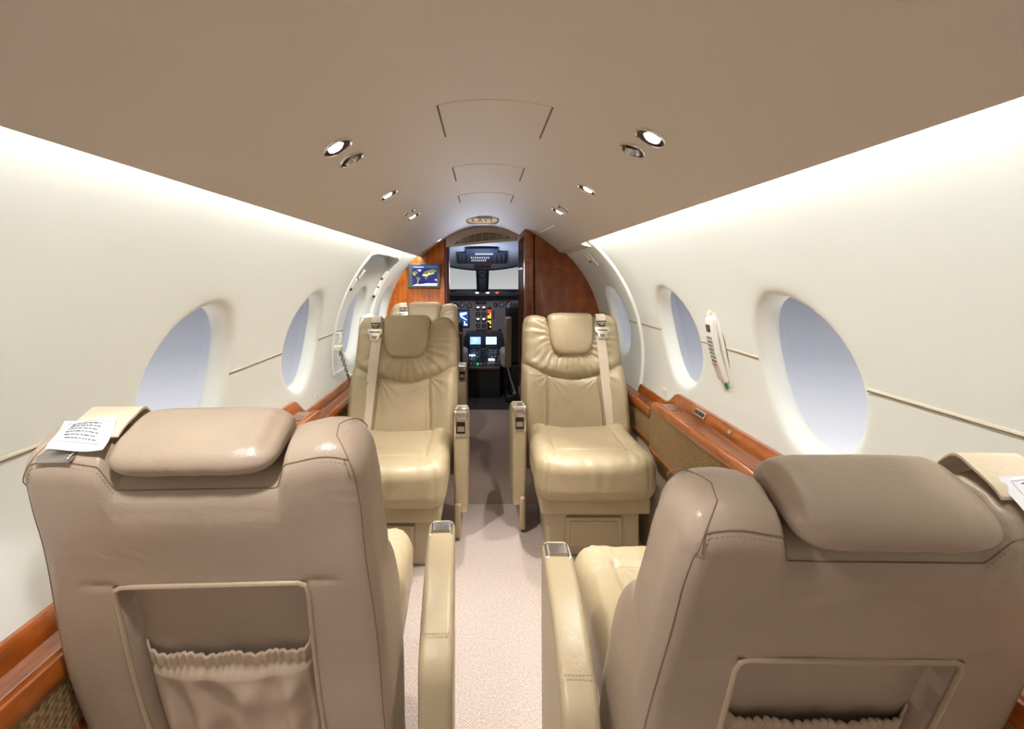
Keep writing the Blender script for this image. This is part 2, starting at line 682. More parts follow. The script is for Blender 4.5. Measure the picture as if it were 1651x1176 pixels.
# latches on the door frame
latchpx = [(-1, 2.66, .49), (-1, 2.70, .56), (-1, 3.36, .40), (-1, 3.37, .48), (-1, 3.36, .56)]
for i, (s, y, a) in enumerate(latchpx):
    mb = MB()
    c = wpt(s, y, a, .006)
    fr = frame(c, (0, 1, 0), (cos(a), 0, -sin(a)))
    mb.rbox((0, 0, .006), (.012, .028, .010), .004, M4=fr)
    mb.rbox((.004, -.036, .004), (.007, .010, .007), .003, mi=1, M4=fr)
    o = mb.build('door_latch', ['white', 'darkgrey'], parent=door)
# grab handle
mb = MB()
hp = []
for t in range(13):
    u = t / 12
    y = 3.18 + .12 * u
    hp.append(wpt(-1, y, .20, -.055 * sin(pi * u) ** .5))
mb.tube([p for p in hp], .013, 10)
mb.tube([hp[0], wpt(-1, 3.18, .11, -.004)], .013, 10)
mb.build('grab_handle', 'white', parent=door)

# right wall: lit section and the front section with its own lip
YJ = 2.60
mb = MB()
wall_grid(mb, 1, YB, .9, AB, AT, ny=10)
window_cell(mb, 1, WRt[0], ACR, .9, 1.68, AB, AT)
window_cell(mb, 1, WRt[1], ACR, 1.68, YJ, AB, AT)
struct(mb.build('wall_right', 'cream', weld=1e-5))
mb = MB()
window_cell(mb, 1, WRt[2], ACR, YJ, YR + .1, AB, .86, -.014)
nn = 40
mb.loft([[wpt(1, YJ - dy, AB + (.86 - AB) * j / nn, d) for j in range(nn + 1)] for dy, d in ((0, -.014), (.006, -.012), (.009, -.006), (.009, .004))], 0, False)
struct(mb.build('wall_right', 'cream', weld=1e-5))
pane(wn, 1, WRt[0], ACR)
pane(wn + 1, 1, WRt[1], ACR)
pane(wn + 2, 1, WRt[2], ACR, -.014)
wn += 3

# horizontal seam strips between the windows
SZ = {-1: .856, 1: .909}
trim_n = 2
for side, segs in ((-1, [(YB, 1.10), (1.52, 1.92), (2.34, DY0 - .02), (DY0 + .02, 2.79), (3.21, DY1 - .02), (3.44, 3.59)]),
                   (1, [(YB, 1.065), (1.485, 1.875), (2.295, YJ - .01), (YJ, 2.74), (3.16, YR)])):
    for (a_, b_) in segs:
        d = 0.0
        if side == 1 and a_ >= YJ:
            d = -.014
        if side == -1 and DY0 <= a_ < DY1 and b_ < DY1:
            d = DD
        mb = MB()
        z = SZ[side]
        x = wx(side, z, d)
        s = -side
        mb.prism([(x - s * .003, z + .0035), (x + s * .0012, z + .003), (x + s * .0018, z), (x + s * .0012, z - .003), (x - s * .003, z - .0035)], a_, b_, r=.001, ne=1, axis='y')
        mb.prism([(x - s * .003, z - .0035), (x + s * .0009, z - .0035), (x + s * .0009, z - .0058), (x - s * .003, z - .0058)], a_, b_, r=.0005, ne=1, mi=1, axis='y')  # dark lower strip stands for the shadow line under the seam
        struct(mb.build('trim_%d' % trim_n, ['gold', 'panelseam']))
        trim_n += 1

# ceiling with rolled edges
YC1 = 4.06
prof = []
for i in range(61):
    x = CE[-1][0] + (CE[1][0] - CE[-1][0]) * i / 60
    prof.append((x, cz(x)))
lipL = [(CE[-1][0] + .012, CE[-1][1] + .028), (CE[-1][0] - .003, CE[-1][1] + .012), (CE[-1][0] - .004, CE[-1][1] + .004)]
lipR = [(CE[1][0] + .004, CE[1][1] + .004), (CE[1][0] + .003, CE[1][1] + .012), (CE[1][0] - .012, CE[1][1] + .028)]
prof = lipL + prof + lipR
mb = MB()
mb.loft([[(x, YB + (YC1 - YB) * t / 24, z) for x, z in prof] for t in range(25)], 0, False)
struct(mb.build('ceiling', 'ceil'))
# cove back (closes the space above the light gap)
mb = MB()
for side in (-1, 1):
    ex, ez = CE[side]
    p_ = [(ex - side * .012, ez + .028), (ex - side * .03, ez + .075), (wx(side, ez + .075) + side * .03, ez + .080), (wx(side, ez + .06) + side * .02, ez + .05)]
    mb.loft([[(x, y, z) for x, z in p_] for y in (YB, YC1)], 0, False)
struct(mb.build('trim_%d' % trim_n, 'cream'))
trim_n += 1
# filler where the cove ends on the right
mb = MB()
ex, ez = CE[1]
mb.loft([[(x, y, z) for x, z in [(ex - .004, ez - .004), (ex + .02, ez - .012), (wx(1, ez - .02) + .02, ez - .026), (wx(1, ez) + .03, ez + .02), (ex, ez + .03)]] for y in (YJ + .06, YR + .1)], 0, True, True, True)
struct(mb.build('trim_%d' % trim_n, 'ceil'))
trim_n += 1

# cove light strips
for side, y1 in ((-1, 4.02), (1, YJ + .04)):
    ex, ez = CE[side]
    mb = MB()
    pr = [(ex - side * .006, ez + .034), (ex + side * .006, ez + .040), (ex + side * .004, ez + .046), (ex - side * .010, ez + .040)]
    mb.loft([[(x, y, z) for x, z in pr] for y in [.36 + (y1 - .36) * i / 30 for i in range(31)]], 0, True, True, True)
    o = mb.build('cove_light', 'cove')
    tag(o, 'long warm white light strip in the cove above the %s windows' % ('left' if side < 0 else 'right'), 'light strip')

# rear wall, floor
mb = MB()
mb.box((-1, YB - .04, 0), (1.06, YB, 1.7))
struct(mb.build('wall_back', 'cream'))
FYS = 2.51
mb = MB()
mb.box((-.80, YB, -.03), (.86, FYS - .003, 0))
struct(mb.build('floor', 'carpet'))
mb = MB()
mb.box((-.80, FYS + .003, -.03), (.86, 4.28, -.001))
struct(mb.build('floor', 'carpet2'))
mb = MB()
mb.box((-.80, FYS - .003, -.03), (.86, FYS + .003, -.004))
struct(mb.build('trim_%d' % trim_n, 'panelseam'))
trim_n += 1
mb = MB()
mb.box((-1.0, 4.28, -.03), (1.06, 6.6, -.004))
struct(mb.build('floor', 'floordark'))

# ------------------------------------------------------------------ wooden side ledges
def ledge(side, y0, y1, mid, label):
    lowz = EYE - (.588 if side < 0 else .566)
    r = .072 if side < 0 else .062
    root = empty('side_ledge', (wx(side, .5), (y0 + y1) / 2, 0), 0, label, 'ledge')
    inv = Matrix.Translation(-Vector(root.location))
    ja, jb, jc, jd = 1.20, 1.34, 2.02 if side < 0 else 2.10, 2.16 if side < 0 else 2.24

    def up(Y):
        return sm(ja, jb, Y) * (1 - sm(jc, jd, Y))

    ys = []
    y = y0
    while y < y1:
        ys.append(y)
        y += .02
    ys.append(y1)

    def pr(Y, pts):
        u = up(Y)
        w = .088 + .036 * u
        out = []
        for d, dz in pts:
            z = lowz + r * u + dz
            dd = d * w / .128
            out.append(Vector((wx(side, lowz + r * u + min(0, dz) * .5) + .004 * side - side * dd, Y, z)))
        return out
    rim = [(-.01, 0), (.004, .005), (.016, .004), (.024, -.004), (.028, -.022), (.030, -.034), (.030, -.045), (-.01, -.045)]
    tray = [(.028, -.034), (.032, -.036), (.040, -.037), (.090, -.037), (.096, -.036), (.096, -.05), (.028, -.05)]
    lip = [(.094, -.035), (.097, -.029), (.102, -.028), (.106, -.033), (.109, -.034), (.114, -.029), (.121, -.030), (.127, -.038), (.128, -.056), (.122, -.066), (.105, -.066), (.094, -.05)]
    mb = MB()
    mb.loft([pr(Y, rim) for Y in ys], 0, True, True, True, inv)
    mb.build('back_rim', 'woodE', root)
    mb = MB()
    mb.loft([pr(Y, tray) for Y in ys], 0, True, True, True, inv)
    mb.build('tray_surface', 'woodT', root)
    mb = MB()
    mb.loft([pr(Y, lip) for Y in ys], 0, True, True, True, inv)
    mb.build('front_lip', 'woodE', root)
    # woven panel below, following the jog
    mb = MB()
    ix = wx(side, lowz) - side * .082
    rings = []
    for Y in ys:
        u = up(Y)
        zt = lowz + r * u - .06
        ixx = ix - side * .030 * u
        rings.append([Vector((ixx, Y, zt)), Vector((ixx, Y, lowz - .175)), Vector((ixx + side * .04, Y, lowz - .175)), Vector((ixx + side * .03, Y, zt))])
    mb.loft(rings, 0, True, True, True, inv)
    mb.build('woven_panel', 'woven', root)
    mb = MB()
    rings = []
    for Y in ys:
        ixx = ix - side * .030 * up(Y)
        rings.append([Vector((ixx - side * a, Y, lowz - .175 + b)) for a, b in [(0, .004), (.005, .002), (.006, -.006), (.003, -.012), (-.03, -.012), (-.03, .004)]])
    mb.loft(rings, 0, True, True, True, inv)
    mb.build('lower_strip', 'woodE', root)
    # round well in the raised tray
    yw = mid
    u = up(yw)
    ctr = pr(yw, [(.062, -.036)])[0]
    mb = MB()
    mb.lathe([(.034, -.002), (.035, .0015), (.032, .002), (.030, -.0005)], 32, 0, inv @ Matrix.Translation(ctr))
    mb.lathe([(.030, .0003), (.001, .0003)], 32, 1, inv @ Matrix.Translation(ctr), cap1=True)
    o = mb.build('cup_well', ['woodE', 'woodP'], root)
    if side > 0:
        # chrome switch plate on the back rim
        c0 = pr(1.86, [(.026, -.012)])[0]
        mb = MB()
        fr = inv @ frame(c0, (0, 1, 0), (-.9, 0, .45))
        mb.rbox((0, 0, .003), (.042, .013, .004), .002, M4=fr)
        for k in range(3):
            mb.rbox((-.026 + .026 * k, 0, .0075), (.009, .007, .003), .002, mi=1, M4=fr)
        mb.build('switch_plate', ['chrome', 'darkgrey'], root)
        c0 = pr(1.64, [(.026, -.012)])[0]
        mb = MB()
        mb.rbox((0, 0, .003), (.010, .007, .003), .002, M4=inv @ frame(c0, (0, 1, 0), (-.9, 0, .45)))
        mb.build('call_button', ['chrome'], root)
        c0 = pr(2.42, [(.060, -.036)])[0]
        mb = MB()
        mb.rbox((0, 0, .001), (.030, .014, .0015), .001, M4=inv @ frame(c0, (0, 1, 0), (0, 0, 1)))
        mb.build('inlay_plate', ['woodP'], root)
    return root


ledge(-1, -.6, 3.0, 1.93, 'glossy amber wood ledge along the left cabin wall below the windows')
ledge(1, -.6, YR - .005, 2.03, 'glossy amber wood ledge along the right cabin wall with chrome switch plate')
# lower side walls down to the carpet
for side, y1 in ((-1, 4.0), (1, YR - .005)):
    lowz = EYE - (.588 if side < 0 else .566)
    mb = MB()
    ix = wx(side, lowz) - side * .070
    pts = [(ix, lowz - .188), (ix - side * .006, lowz - .20), (ix - side * .040, .20), (ix - side * .075, 0.0), (ix + side * .08, 0.0), (ix + side * .08, lowz - .188)]
    mb.loft([[(x, y, z) for x, z in pts] for y in (-.6, y1)], 0, True, True, True)
    struct(mb.build('baseboard_left' if side < 0 else 'baseboard_right', 'beige'))


# ------------------------------------------------------------------ seats
LB = .61
RT = .040


def halfw(v):
    return   .251 + .014 * (1 - sm(.22, .50, v)) - .007 * sm(.50, .61, v)


def thick(v):
    return .135 - .035 * sm(.1, .6, v)


def recess(x):
    return .040 * (1 - sm(.112, .130, abs(x)))


def vseam(x):
    return .292 + .084 * (x / .26) ** 2


def fnoise(x, y, s, seed=0.0):
    return noise.noise(Vector((x * s, y * s, seed)))


def dfront(x, v):
    """relief on the front of a backrest: yoke, pleats, bolsters and seams"""
    ax = abs(x)
    vs = vseam(x)
    g = 0.0
    # bolsters below the yoke
    low = 1 - sm(.30, .42, v)
    g += .024 * sm(.10, .20, ax) * low * sm(-.12, .05, v) + .034 * sm(.15, .25, ax) * (1 - sm(.22, .40, v)) * sm(-.12, .10, v)
    g -= .010 * (1 - sm(0, .13, ax)) * low
    if v < vs:
        d = vs - v
        g -= .016 * exp(-(d / .016) ** 1.3)
        xs = .128 + .012 * sm(.0, .3, vs - v)
        g -= .013 * exp(-((ax - xs) / .0055) ** 2) * sm(.0, .03, d)
        # soft creases fanning from the upper corners of the middle panel
        if ax < xs:
            cx_, cy_ = xs, vs
            ang = atan2(cy_ - v, cx_ - ax + 1e-6)
            rad = hypot(cy_ - v, cx_ - ax)
            g += .0042 * sin(ang * 17 + 2 * fnoise(x, v, 9)) * exp(-rad / .055)
        else:
            ang = atan2(vs - v, ax - xs + 1e-6)
            rad = hypot(vs - v, ax - xs)
            g += .0045 * sin(ang * 15 + x * 9 + 2 * fnoise(x, v, 9)) * exp(-rad / .07)
    else:
        d = v - vs
        g -= .016 * exp(-(d / .010) ** 1.2)
        g += .010 * sm(0, .04, d)
        # pleats radiating from the headrest
        cx_, cy_ = 0.0, LB - .10
        ang = atan2(v - cy_, x)
        rad = hypot(x / 1.0, v - cy_)
        n = fnoise(x, v, 7, 3.1)
        rip = -abs(sin(ang * 13 + 3.2 * n)) ** .6 * .9 + .6 + sin(ang * 33 + 5 * n + 1.3) * .4
        env = sm(.09, .14, rad) * (1 - sm(.19, .26, rad) * .6)
        amp = .0062 * (.55 + .9 * abs(fnoise(x, v, 16, 8.0)))
        g += amp * rip * env
        # dip around the headrest
        g -= .014 * (1 - sm(.105, .145, ax)) * sm(LB - .26, LB - .20, v)
    g += .0022 * fnoise(x, v, 13, 5.0)
    return g


def dback(x, v):
    ax = abs(x)
    g = 0.0
    # shallow storage recess
    g += .030 * (1 - sm(.138, .144, ax)) * (1 - sm(.383, .391, v))
    # pull line beside its top corners, slight crowning of the panel
    g += .003 * exp(-((v - .393) / .006) ** 2) * sm(.13, .15, ax) * (1 - sm(.16, .21, ax))
    g -= .008 * (1 - (ax / .24) ** 2) * sm(.36, .53, v) * (1 - sm(.53, .61, v))
    g += .0012 * fnoise(x, v, 11, 2.0)
    return g


def section(v, w, yo_f, yo_b, wgt):
    rf, rb = max(.006, .045 - yo_f), max(.006, .030 - yo_b)
    T = thick(v)
    wb = w - .006
    pts = []
    NA, NC = 7, 110

    def warp(x):
        return v - recess(x) * wgt + wgt * .014 * exp(-((abs(x) - .185) / .045) ** 2)
    front = []
    for i in range(NA):
        a = pi / 2 * i / NA
        x = -(w - rf) - rf * cos(a)
        front.append((x, -rf * (1 - sin(a))))
    for i in range(NC + 1):
        front.append((-(w - rf) + 2 * (w - rf) * i / NC, 0.0))
    for i in range(1, NA + 1):
        a = pi / 2 * (1 - i / NA)
        front.append(((w - rf) + rf * cos(a), -rf * (1 - sin(a))))
    for x, y in front:
        e = 1 - .35 * sm(w - .03, w, abs(x))
        pts.append(Vector((x, y - yo_f + dfront(x, v) * e * (1 if yo_f == 0 else max(0, 1 - yo_f / RT)), warp(x))))
    nf = len(pts)
    side = []
    ya, yb_ = pts[-1].y, -T + rb + yo_b
    for k in range(1, 4):
        side.append((ya + (yb_ - ya) * k / 4, w + (wb - w) * k / 4))
    for y, x in side:
        pts.append(Vector((x, y, warp(x))))
    back = []
    for i in range(NA):
        a = pi / 2 * i / NA
        back.append(((wb - rb) + rb * cos(a), -T + rb * (1 - sin(a))))
    for i in range(NC + 1):
        back.append(((wb - rb) - 2 * (wb - rb) * i / NC, -T))
    for i in range(1, NA + 1):
        a = pi / 2 * (1 - i / NA)
        back.append((-(wb - rb) - rb * cos(a), -T + rb * (1 - sin(a))))
    for x, y in back:
        e = 1 - sm(wb - .02, wb, abs(x))
        pts.append(Vector((x, y + yo_b + dback(x, v) * e * (1 if yo_b == 0 else max(0, 1 - yo_b / RT)), warp(x))))
    for y, x in reversed(side):
        pts.append(Vector((-x, y, warp(x))))
    return pts, nf


def back_path_point(x, v):
    T = thick(v)
    wb = halfw(v) - .006
    rb = .030
    ax = abs(x)
    y = -T + (rb - sqrt(max(0, rb * rb - (ax - (wb - rb)) ** 2)) if ax > wb - rb else 0)
    return Vector((x, y + dback(x, v) * (1 - sm(wb - .02, wb, ax)), v - recess(x) * sm(LB - .14, LB - .03, v)))


def stitches(mb, path, off, gap=.0062, ln=.0034, r=.0007, mi=1):
    acc = 0.0
    for a, b in zip(path[:-1], path[1:]):
        d = (b - a).length
        if d < 1e-7:
            continue
        t = (b - a) / d
        pos = -acc
        while pos + gap <= d:
            pos += gap
            c = a + t * pos + off
            mb.tube([c - t * ln / 2, c + t * ln / 2], r, 4, mi)
        acc = d - pos


def make_backrest_mb():
    mb = MB()
    rings = []
    vs = []
    v = -.13
    while v < LB - RT - .001:
        vs.append(v)
        v += .0044
    nf = 0
    for v in vs:
        wgt = sm(LB - .14, LB - .03, v)
        s, nf = section(v, halfw(v), 0, 0, wgt)
        rings.append(s)
    for i in range(9):
        a = pi / 2 * i / 8
        v = LB - RT + RT * sin(a)
        ins = RT * (1 - cos(a))
        wgt = sm(LB - .14, LB - .03, v)
        s, nf = section(v, halfw(v) - ins * .75, ins, ins, wgt)
        rings.append(s)
    mb.loft(rings, 0, True, True, False)
    # top cap: strips from front to back
    o = (len(rings) - 1) * len(rings[0])
    n = len(rings[0])
    f0 = 0
    b0 = nf + 3
    fs = []
    for i in range(nf - 1):
        fs.append((o + i, o + i + 1, o + b0 + nf - 2 - i, o + b0 + nf - 1 - i))
    fs.append((o + nf - 1, o + nf, o + nf + 1, o + nf + 2, o + b0))
    fs.append((o + b0 + nf - 1, o + n - 3, o + n - 2, o + n - 1, o))
    mb.f += [list(f) for f in fs]
    mb.m += [0] * len(fs)
    # seams with double stitching: up the back edges and over the shoulders to the front
    for sx in (-1, 1):
        path = [back_path_point(sx * (halfw(v) - .020), v) for v in [(-.05 + (LB - RT + .05) * k / 60) for k in range(61)]]
        nb = len(path)
        for k in range(1, 26):
            ph = radians(7 * k)
            vv = LB - RT + RT * sin(ph)
            ins = RT * (1 - abs(cos(ph)))
            xx = halfw(vv) - ins * .75 - .020
            ww = sm(LB - .14, LB - .03, vv) * .014 * exp(-((xx - .185) / .045) ** 2)
            y = (-thick(vv) + ins) if k <= 12 else (-ins + dfront(xx, vv) * max(0, 1 - ins / RT))
            path.append(Vector((sx * xx, y, vv + ww)))
        mb.tube([p + Vector((0, -.0001, 0)) for p in path[:nb + 6]], .0009, 5, 1)
        mb.tube(path[nb + 5:], .0009, 5, 1)
        stitches(mb, path[:nb + 6], Vector((-sx * .006, -.0006, 0)))
    # along the top edge, dipping under the headrest
    top = []
    for k in range(121):
        x = -(.2176) + .4352 * k / 120
        ph = radians(38)
        vv = LB - RT + RT * sin(ph)
        top.append(Vector((x, -thick(vv) + RT * (1 - cos(ph)) + dback(x, vv) * .6, vv - recess(x) * sm(LB - .14, LB - .03, vv) + sm(LB - .14, LB - .03, vv) * .014 * exp(-((abs(x) - .185) / .045) ** 2))))
    mb.tube([p + Vector((0, -.0004, .0004)) for p in top], .0009, 5, 1)
    stitches(mb, top, Vector((0, -.0035, -.0060)))
    return mb


BACK_MESH = {}


def make_headrest_mb():
    mb = MB()
    L = LB
    prof = [(-.082, L - .032), (-.102, L - .022), (-.109, L - .004), (-.098, L + .012), (-.066, L + .021), (-.015, L + .021), (.010, L + .010), (.022, L - .025), (.024, L - .10), (.020, L - .165), (.010, L - .195), (-.012, L - .19), (-.022, L - .10), (-.028, L - .048), (-.06, L - .038)]
    pr = spline([(a, b, 0) for a, b in prof], 4, True)
    w = .118
    rings = []
    K = 56
    for i in range(K + 1):
        t = -1 + 2 * i / K
        t = sin(t * pi / 2) if abs(t) > 0 else 0
        t = math.copysign(abs(t) ** .85, t)
        e = max(.02, (1 - min(.99999, abs(t)) ** 7) ** (1 / 2.6))
        e2 = max(.02, (1 - min(.99999, abs(t)) ** 5.5) ** (1 / 2.2))
        ring = []
        for p in pr:
            yc, vc = -.035, L - .004
            y = yc + (p.x - yc) * (.35 + .65 * e if e > .05 else e)
            v = vc + (p.y - vc) * e2
            x = t * w
            # faint creases
            y += .0012 * fnoise(x, v, 26, 1.0)
            v += .0010 * fnoise(x, y, 30, 4.0) + .0016 * sin(x * 180 + 3 * fnoise(x, v, 10)) * sm(.06, .11, abs(x)) * sm(L, L + .02, v)
            ring.append(Vector((x, y, v)))
        rings.append(ring)
    mb.loft(rings, 0, True, True, True)
    # side gussets
    return mb


def cushion_fn(hx, hy, hz):
    def fn(p):
        q = p.copy()
        x, y, z = p
        if z > 0:
            t = sm(0, hz, z)
            # dished middle, raised sides, rolled front
            q.z += t * (.010 * sm(.5, .95, abs(x) / hx) - .006)
            q.z += t * .016 * (1 - sm(-hy, -hy + .12, y)) * sm(.2, .8, abs(x) / hx)
            # seams of the middle panel
            xs = .150
            ye = hy - .115
            if y < ye + .03:
                q.z -= t * .0065 * exp(-((abs(x) - xs) / .006) ** 2) * (1 - sm(ye, ye + .02, y))
            q.z -= t * .0085 * exp(-((y - ye + .05 * (x / hx) ** 2 * 0) / .007) ** 2) * (1 - sm(xs, xs + .01, abs(x)))
            # fan creases
            ang = atan2(y - ye, abs(x) - xs + 1e-5)
            rad = hypot(y - ye, abs(x) - xs)
            q.z += t * .0030 * sin(ang * 13 + 2 * fnoise(x, y, 10)) * exp(-rad / .07)
        if y > hy * .5:
            t = sm(hy * .5, hy, y)
            q.y += t * (.016 * cos(pi / 2 * x / hx) + .0017 * sin(x * 75 + 4 * fnoise(x, z, 8)) * sm(-hz, hz * .6, z))
            q.y -= t * .006 * exp(-((abs(x) - hx + .042) / .005) ** 2)
        q += Vector((0, 0, .0025 * fnoise(x, y, 10, z)))
        return q
    return fn


SEATW = .246


def arm_profile():
    pts = [(-.020, .545), (-.028, .563), (-.045, .568), (-.10, .566), (-.18, .552), (-.25, .527), (-.31, .495), (-.345, .460), (-.352, .40), (-.33, .20), (-.30, .13), (-.06, .12), (-.035, .15), (-.022, .35)]
    return pts


def make_seat(name, x, Y, rz, aisle, recline, label, near=False, lam='leather', armx=.290, strapx=.150):
    s = aisle
    root = empty(name, (x, Y, 0), rz, label, 'seat', 'tan leather cabin seats')
    key = 'b'
    # base
    mb = MB()
    mb.rbox((0, -.03, .10), (.19, .19, .0995), .012)
    b = mb.build('base', 'beige', root)
    mb = MB()
    mb.rbox((-.02 * 0, .166, .105), (.115, .006, .060), .005)
    mb.rbox((0, .1725, .105), (.098, .003, .045), .002, mi=1)
    mb.build('drawer', ['beige', 'leather'], b)
    mb = MB()
    mb.rbox((0, .0, .232), (.222, .205, .042), .012, (6, 6, 2), 3)
    mb.build('apron', lam, root)
    # cushion
    hx, hy, hz = .243, .238, .093
    mb = MB()
    mb.rbox((0, .010, .342), (hx, hy, hz), .062, (52, 48, 10), 8, fn=cushion_fn(hx, hy, hz))
    mb.build('cushion', 'leather', root, weld=1e-5, ang=70)
    # backrest, leaned back about its foot
    MBk = Matrix.Translation((0, -.20, .36)) @ Matrix.Rotation(recline, 4, 'X')
    if lam not in BACK_MESH:
        o = make_backrest_mb().build('backrest', [lam, 'stitch'], root, MBk, ang=75)
        h = make_headrest_mb().build('headrest', lam, o, None, ang=80)
        BACK_MESH[lam] = (o.data, h.data)
    else:
        o = bpy.data.objects.new('backrest', BACK_MESH[lam][0])
        COL.objects.link(o)
        o.parent = root
        o.matrix_local = MBk
        h = bpy.data.objects.new('headrest', BACK_MESH[lam][1])
        COL.objects.link(h)
        h.parent = o
    bk = o
    # armrest on the aisle side
    xc = s * armx
    mb = MB()
    prf = [tuple(p[:2]) for p in spline([(a, b_, 0) for a, b_ in arm_profile()], 4, True)]
    mb.prism(prf, xc - .031, xc + .031, .014, 6)
    # stitched seam over the arm near its rear end
    for k in (-.0035, .0035):
        pth = [Vector((xc - .026 + .052 * i / 16, -.305 + k, .4985 - k * .5 + .0008)) for i in range(17)]
        stitches(mb, pth, Vector((0, 0, 0)), gap=.006, ln=.0035, r=.0008, mi=1)
    arm = mb.build('armrest', ['leather', 'stitch'], root, ang=60)
    # metal cap on the front of the arm
    mb = MB()
    outer = [(-.085, .5685), (-.060, .5705), (-.040, .5700), (-.026, .5655), (-.0175, .552), (-.0165, .53), (-.0165, .455)]
    cap_o = [tuple(p[:2]) for p in spline([(a, b_, 0) for a, b_ in outer], 5)]
    inner = [(a - .006, b_ - .006) for a, b_ in cap_o]
    poly = cap_o + inner[::-1]
    for (xa, xb) in ((xc - .026, xc - .019), (xc + .019, xc + .026)):
        mb.prism(poly, xa, xb, .001, 2)
    capA = [(-.085, .5685), (-.0745, .5696), (-.0745, .563), (-.085, .562)]
    mb.prism(capA, xc - .0195, xc + .0195, .001, 1)
    capB = [(-.032, .5680), (-.026, .5655), (-.0175, .552), (-.0165, .520), (-.022, .520), (-.024, .55), (-.032, .561)]
    mb.prism(capB, xc - .0195, xc + .0195, .001, 1)
    mb.prism([(-.0165, .468), (-.0165, .455), (-.023, .455), (-.023, .468)], xc - .0195, xc + .0195, .001, 1)
    cap = mb.build('cap', 'chrome', arm)
    mb = MB()
    mb.prism([(-.0735, .5680), (-.052, .5690), (-.033, .5672), (-.033, .560), (-.0735, .560)], xc - .0185, xc + .0185, .002, 3)
    mb.build('latch', 'steel', arm)
    mb = MB()
    mb.prism([(-.0185, .519), (-.0185, .469), (-.026, .469), (-.026, .519)], xc - .0185, xc + .0185, .001, 1)
    mb.prism([(-.0165, .500), (-.0165, .478), (-.0195, .478), (-.0195, .500)], xc - .0150, xc + .0150, .001, 1, mi=1)
    mb.build('ashtray_recess', ['darkchrome', 'steel'], arm)
    # side skirt under the armrest
    mb = MB()
    mb.rbox((xc - s * .014, -.15, .085), (.014, .13, .075), .010)
    mb.build('side_skirt', lam, root)
    # storage pocket on the back
    if near:
        rec = .030
        mb = MB()
        Tn = lambda v: -thick(v)
        fp = []
        for k in range(12):
            v = -.05 + (.370 + .05) * k / 11
            fp.append((-.144, Tn(v), v))
        fp += [(-.140, Tn(.385), .385), (-.130, Tn(.390), .390)]
        fp += [(-.13 + .26 * k / 10, Tn(.391) - .0012, .3915) for k in range(1, 10)]
        fp += [(.130, Tn(.390), .390), (.140, Tn(.385), .385)]
        for k in range(12):
            v = .370 - (.370 + .05) * k / 11
            fp.append((.144, Tn(v), v))
        mb.tube(fp, .0042, 8)
        mb.build('pocket_rim', 'piping', bk)
        mb = MB()
        nx, nv = 170, 50
        wv = .134
        vt = .236

        def sheet(i, j):
            t = -1 + 2 * i / nx
            q = j / nv           # 0 at the top
            x = t * wv
            v = vt - q * .27
            band = 1 - sm(.10, .125, q)
            base = -thick(v) + rec - .006
            bulge = .020 * (1 - abs(t) ** 3) * (1 - band * .6)
            r1 = sin(x * 480 + 4 * fnoise(x, 0, 25)) * .0032 * (.5 + abs(fnoise(x, 1, 19)))
            r2 = (sin(x * 95 + 3 * fnoise(x, v, 7, 9)) * .5 + fnoise(x * 1.6, v * .8, 17, 2.5) * 1.0) * .014 * (1 - abs(t) ** 6)
            y = base - bulge - band * (.004 + r1) - (1 - band) * r2 * sm(.1, .3, q) - (1 - band) * .004
            y += .006 * exp(-((q - .115) / .012) ** 2)
            vv = v + (.0035 * sin(x * 92 + 1) + .004 * fnoise(x, 0, 26, 3)) * (1 - sm(0, .3, q)) + .014 * sm(.93, 1, abs(t)) * (1 - sm(0, .2, q))
            y += .010 * sm(.92, 1, abs(t))
            return Vector((x, y, vv))
        vsx = [sheet(i, j) for j in range(nv + 1) for i in range(nx + 1)]
        fsx = [(j * (nx + 1) + i, j * (nx + 1) + i + 1, (j + 1) * (nx + 1) + i + 1, (j + 1) * (nx + 1) + i) for j in range(nv) for i in range(nx)]
        mb.add(vsx, fsx)
        po = mb.build('pocket', 'pocketfab', bk, ang=90)
        sd = po.modifiers.new('thickness', 'SOLIDIFY')
        sd.thickness = .0035
    # shoulder belt on the window side
    xb = -s * strapx
    # webbing down the front
    mb = MB()
    hw = .0235

    def bel(v, off=.005):
        return sum(dfront(xb, max(0, v + q * .012)) for q in range(-4, 5)) / 9 * .8 + .010 + off
    if not near:
        vs_ = [.505 - (.505 - .055) * k / 40 for k in range(41)]
        rings = []
        for k, v in enumerate(vs_):
            dx = -s * .010 * (0) + s * .012 * (0)
            drift = -s * (.006 - .022 * (k / 40)) * -1
            yy = max(bel(v), .012)
            xx = xb + drift
            rings.append([Vector((xx - hw, yy - .0008, v)), Vector((xx + hw, yy - .0008, v)), Vector((xx + hw, yy + .0012, v)), Vector((xx - hw, yy + .0012, v))])
        mb.loft(rings, 0, True, True, True)
        belt = mb.build('seat_belt', 'belt', bk, ang=60)
        xx = xb + s * .016
        mb = MB()
        mb.rbox((xx, bel(.05) + .001, .048), (hw + .0015, .004, .008), .002, mi=1)
        mb.rbox((xx, bel(.035) + .001, .026), (.019, .0035, .014), .003)
        mb.rbox((xx, bel(.035) + .005, .026), (.008, .001, .004), .0008, mi=1)
        mb.build('belt_tongue', ['buckle', 'pilotbrown'], belt)
        xx = xb - s * .004
        mb = MB()
        yb0 = bel(.53) + .004
        plate = roundpoly([(xx - .037, .548), (xx + .037, .548), (xx + .037, .522), (xx + .027, .517), (xx + .021, .488), (xx - .021, .488), (xx - .027, .517), (xx - .037, .522)], .004, 3)
        mb.prism([(a, b_) for a, b_ in plate], yb0 - .004, yb0 + .004, .002, 2, axis='y')
        mb.rbox((xx, yb0 + .0045, .531), (.026, .0012, .0025), .001, mi=1)
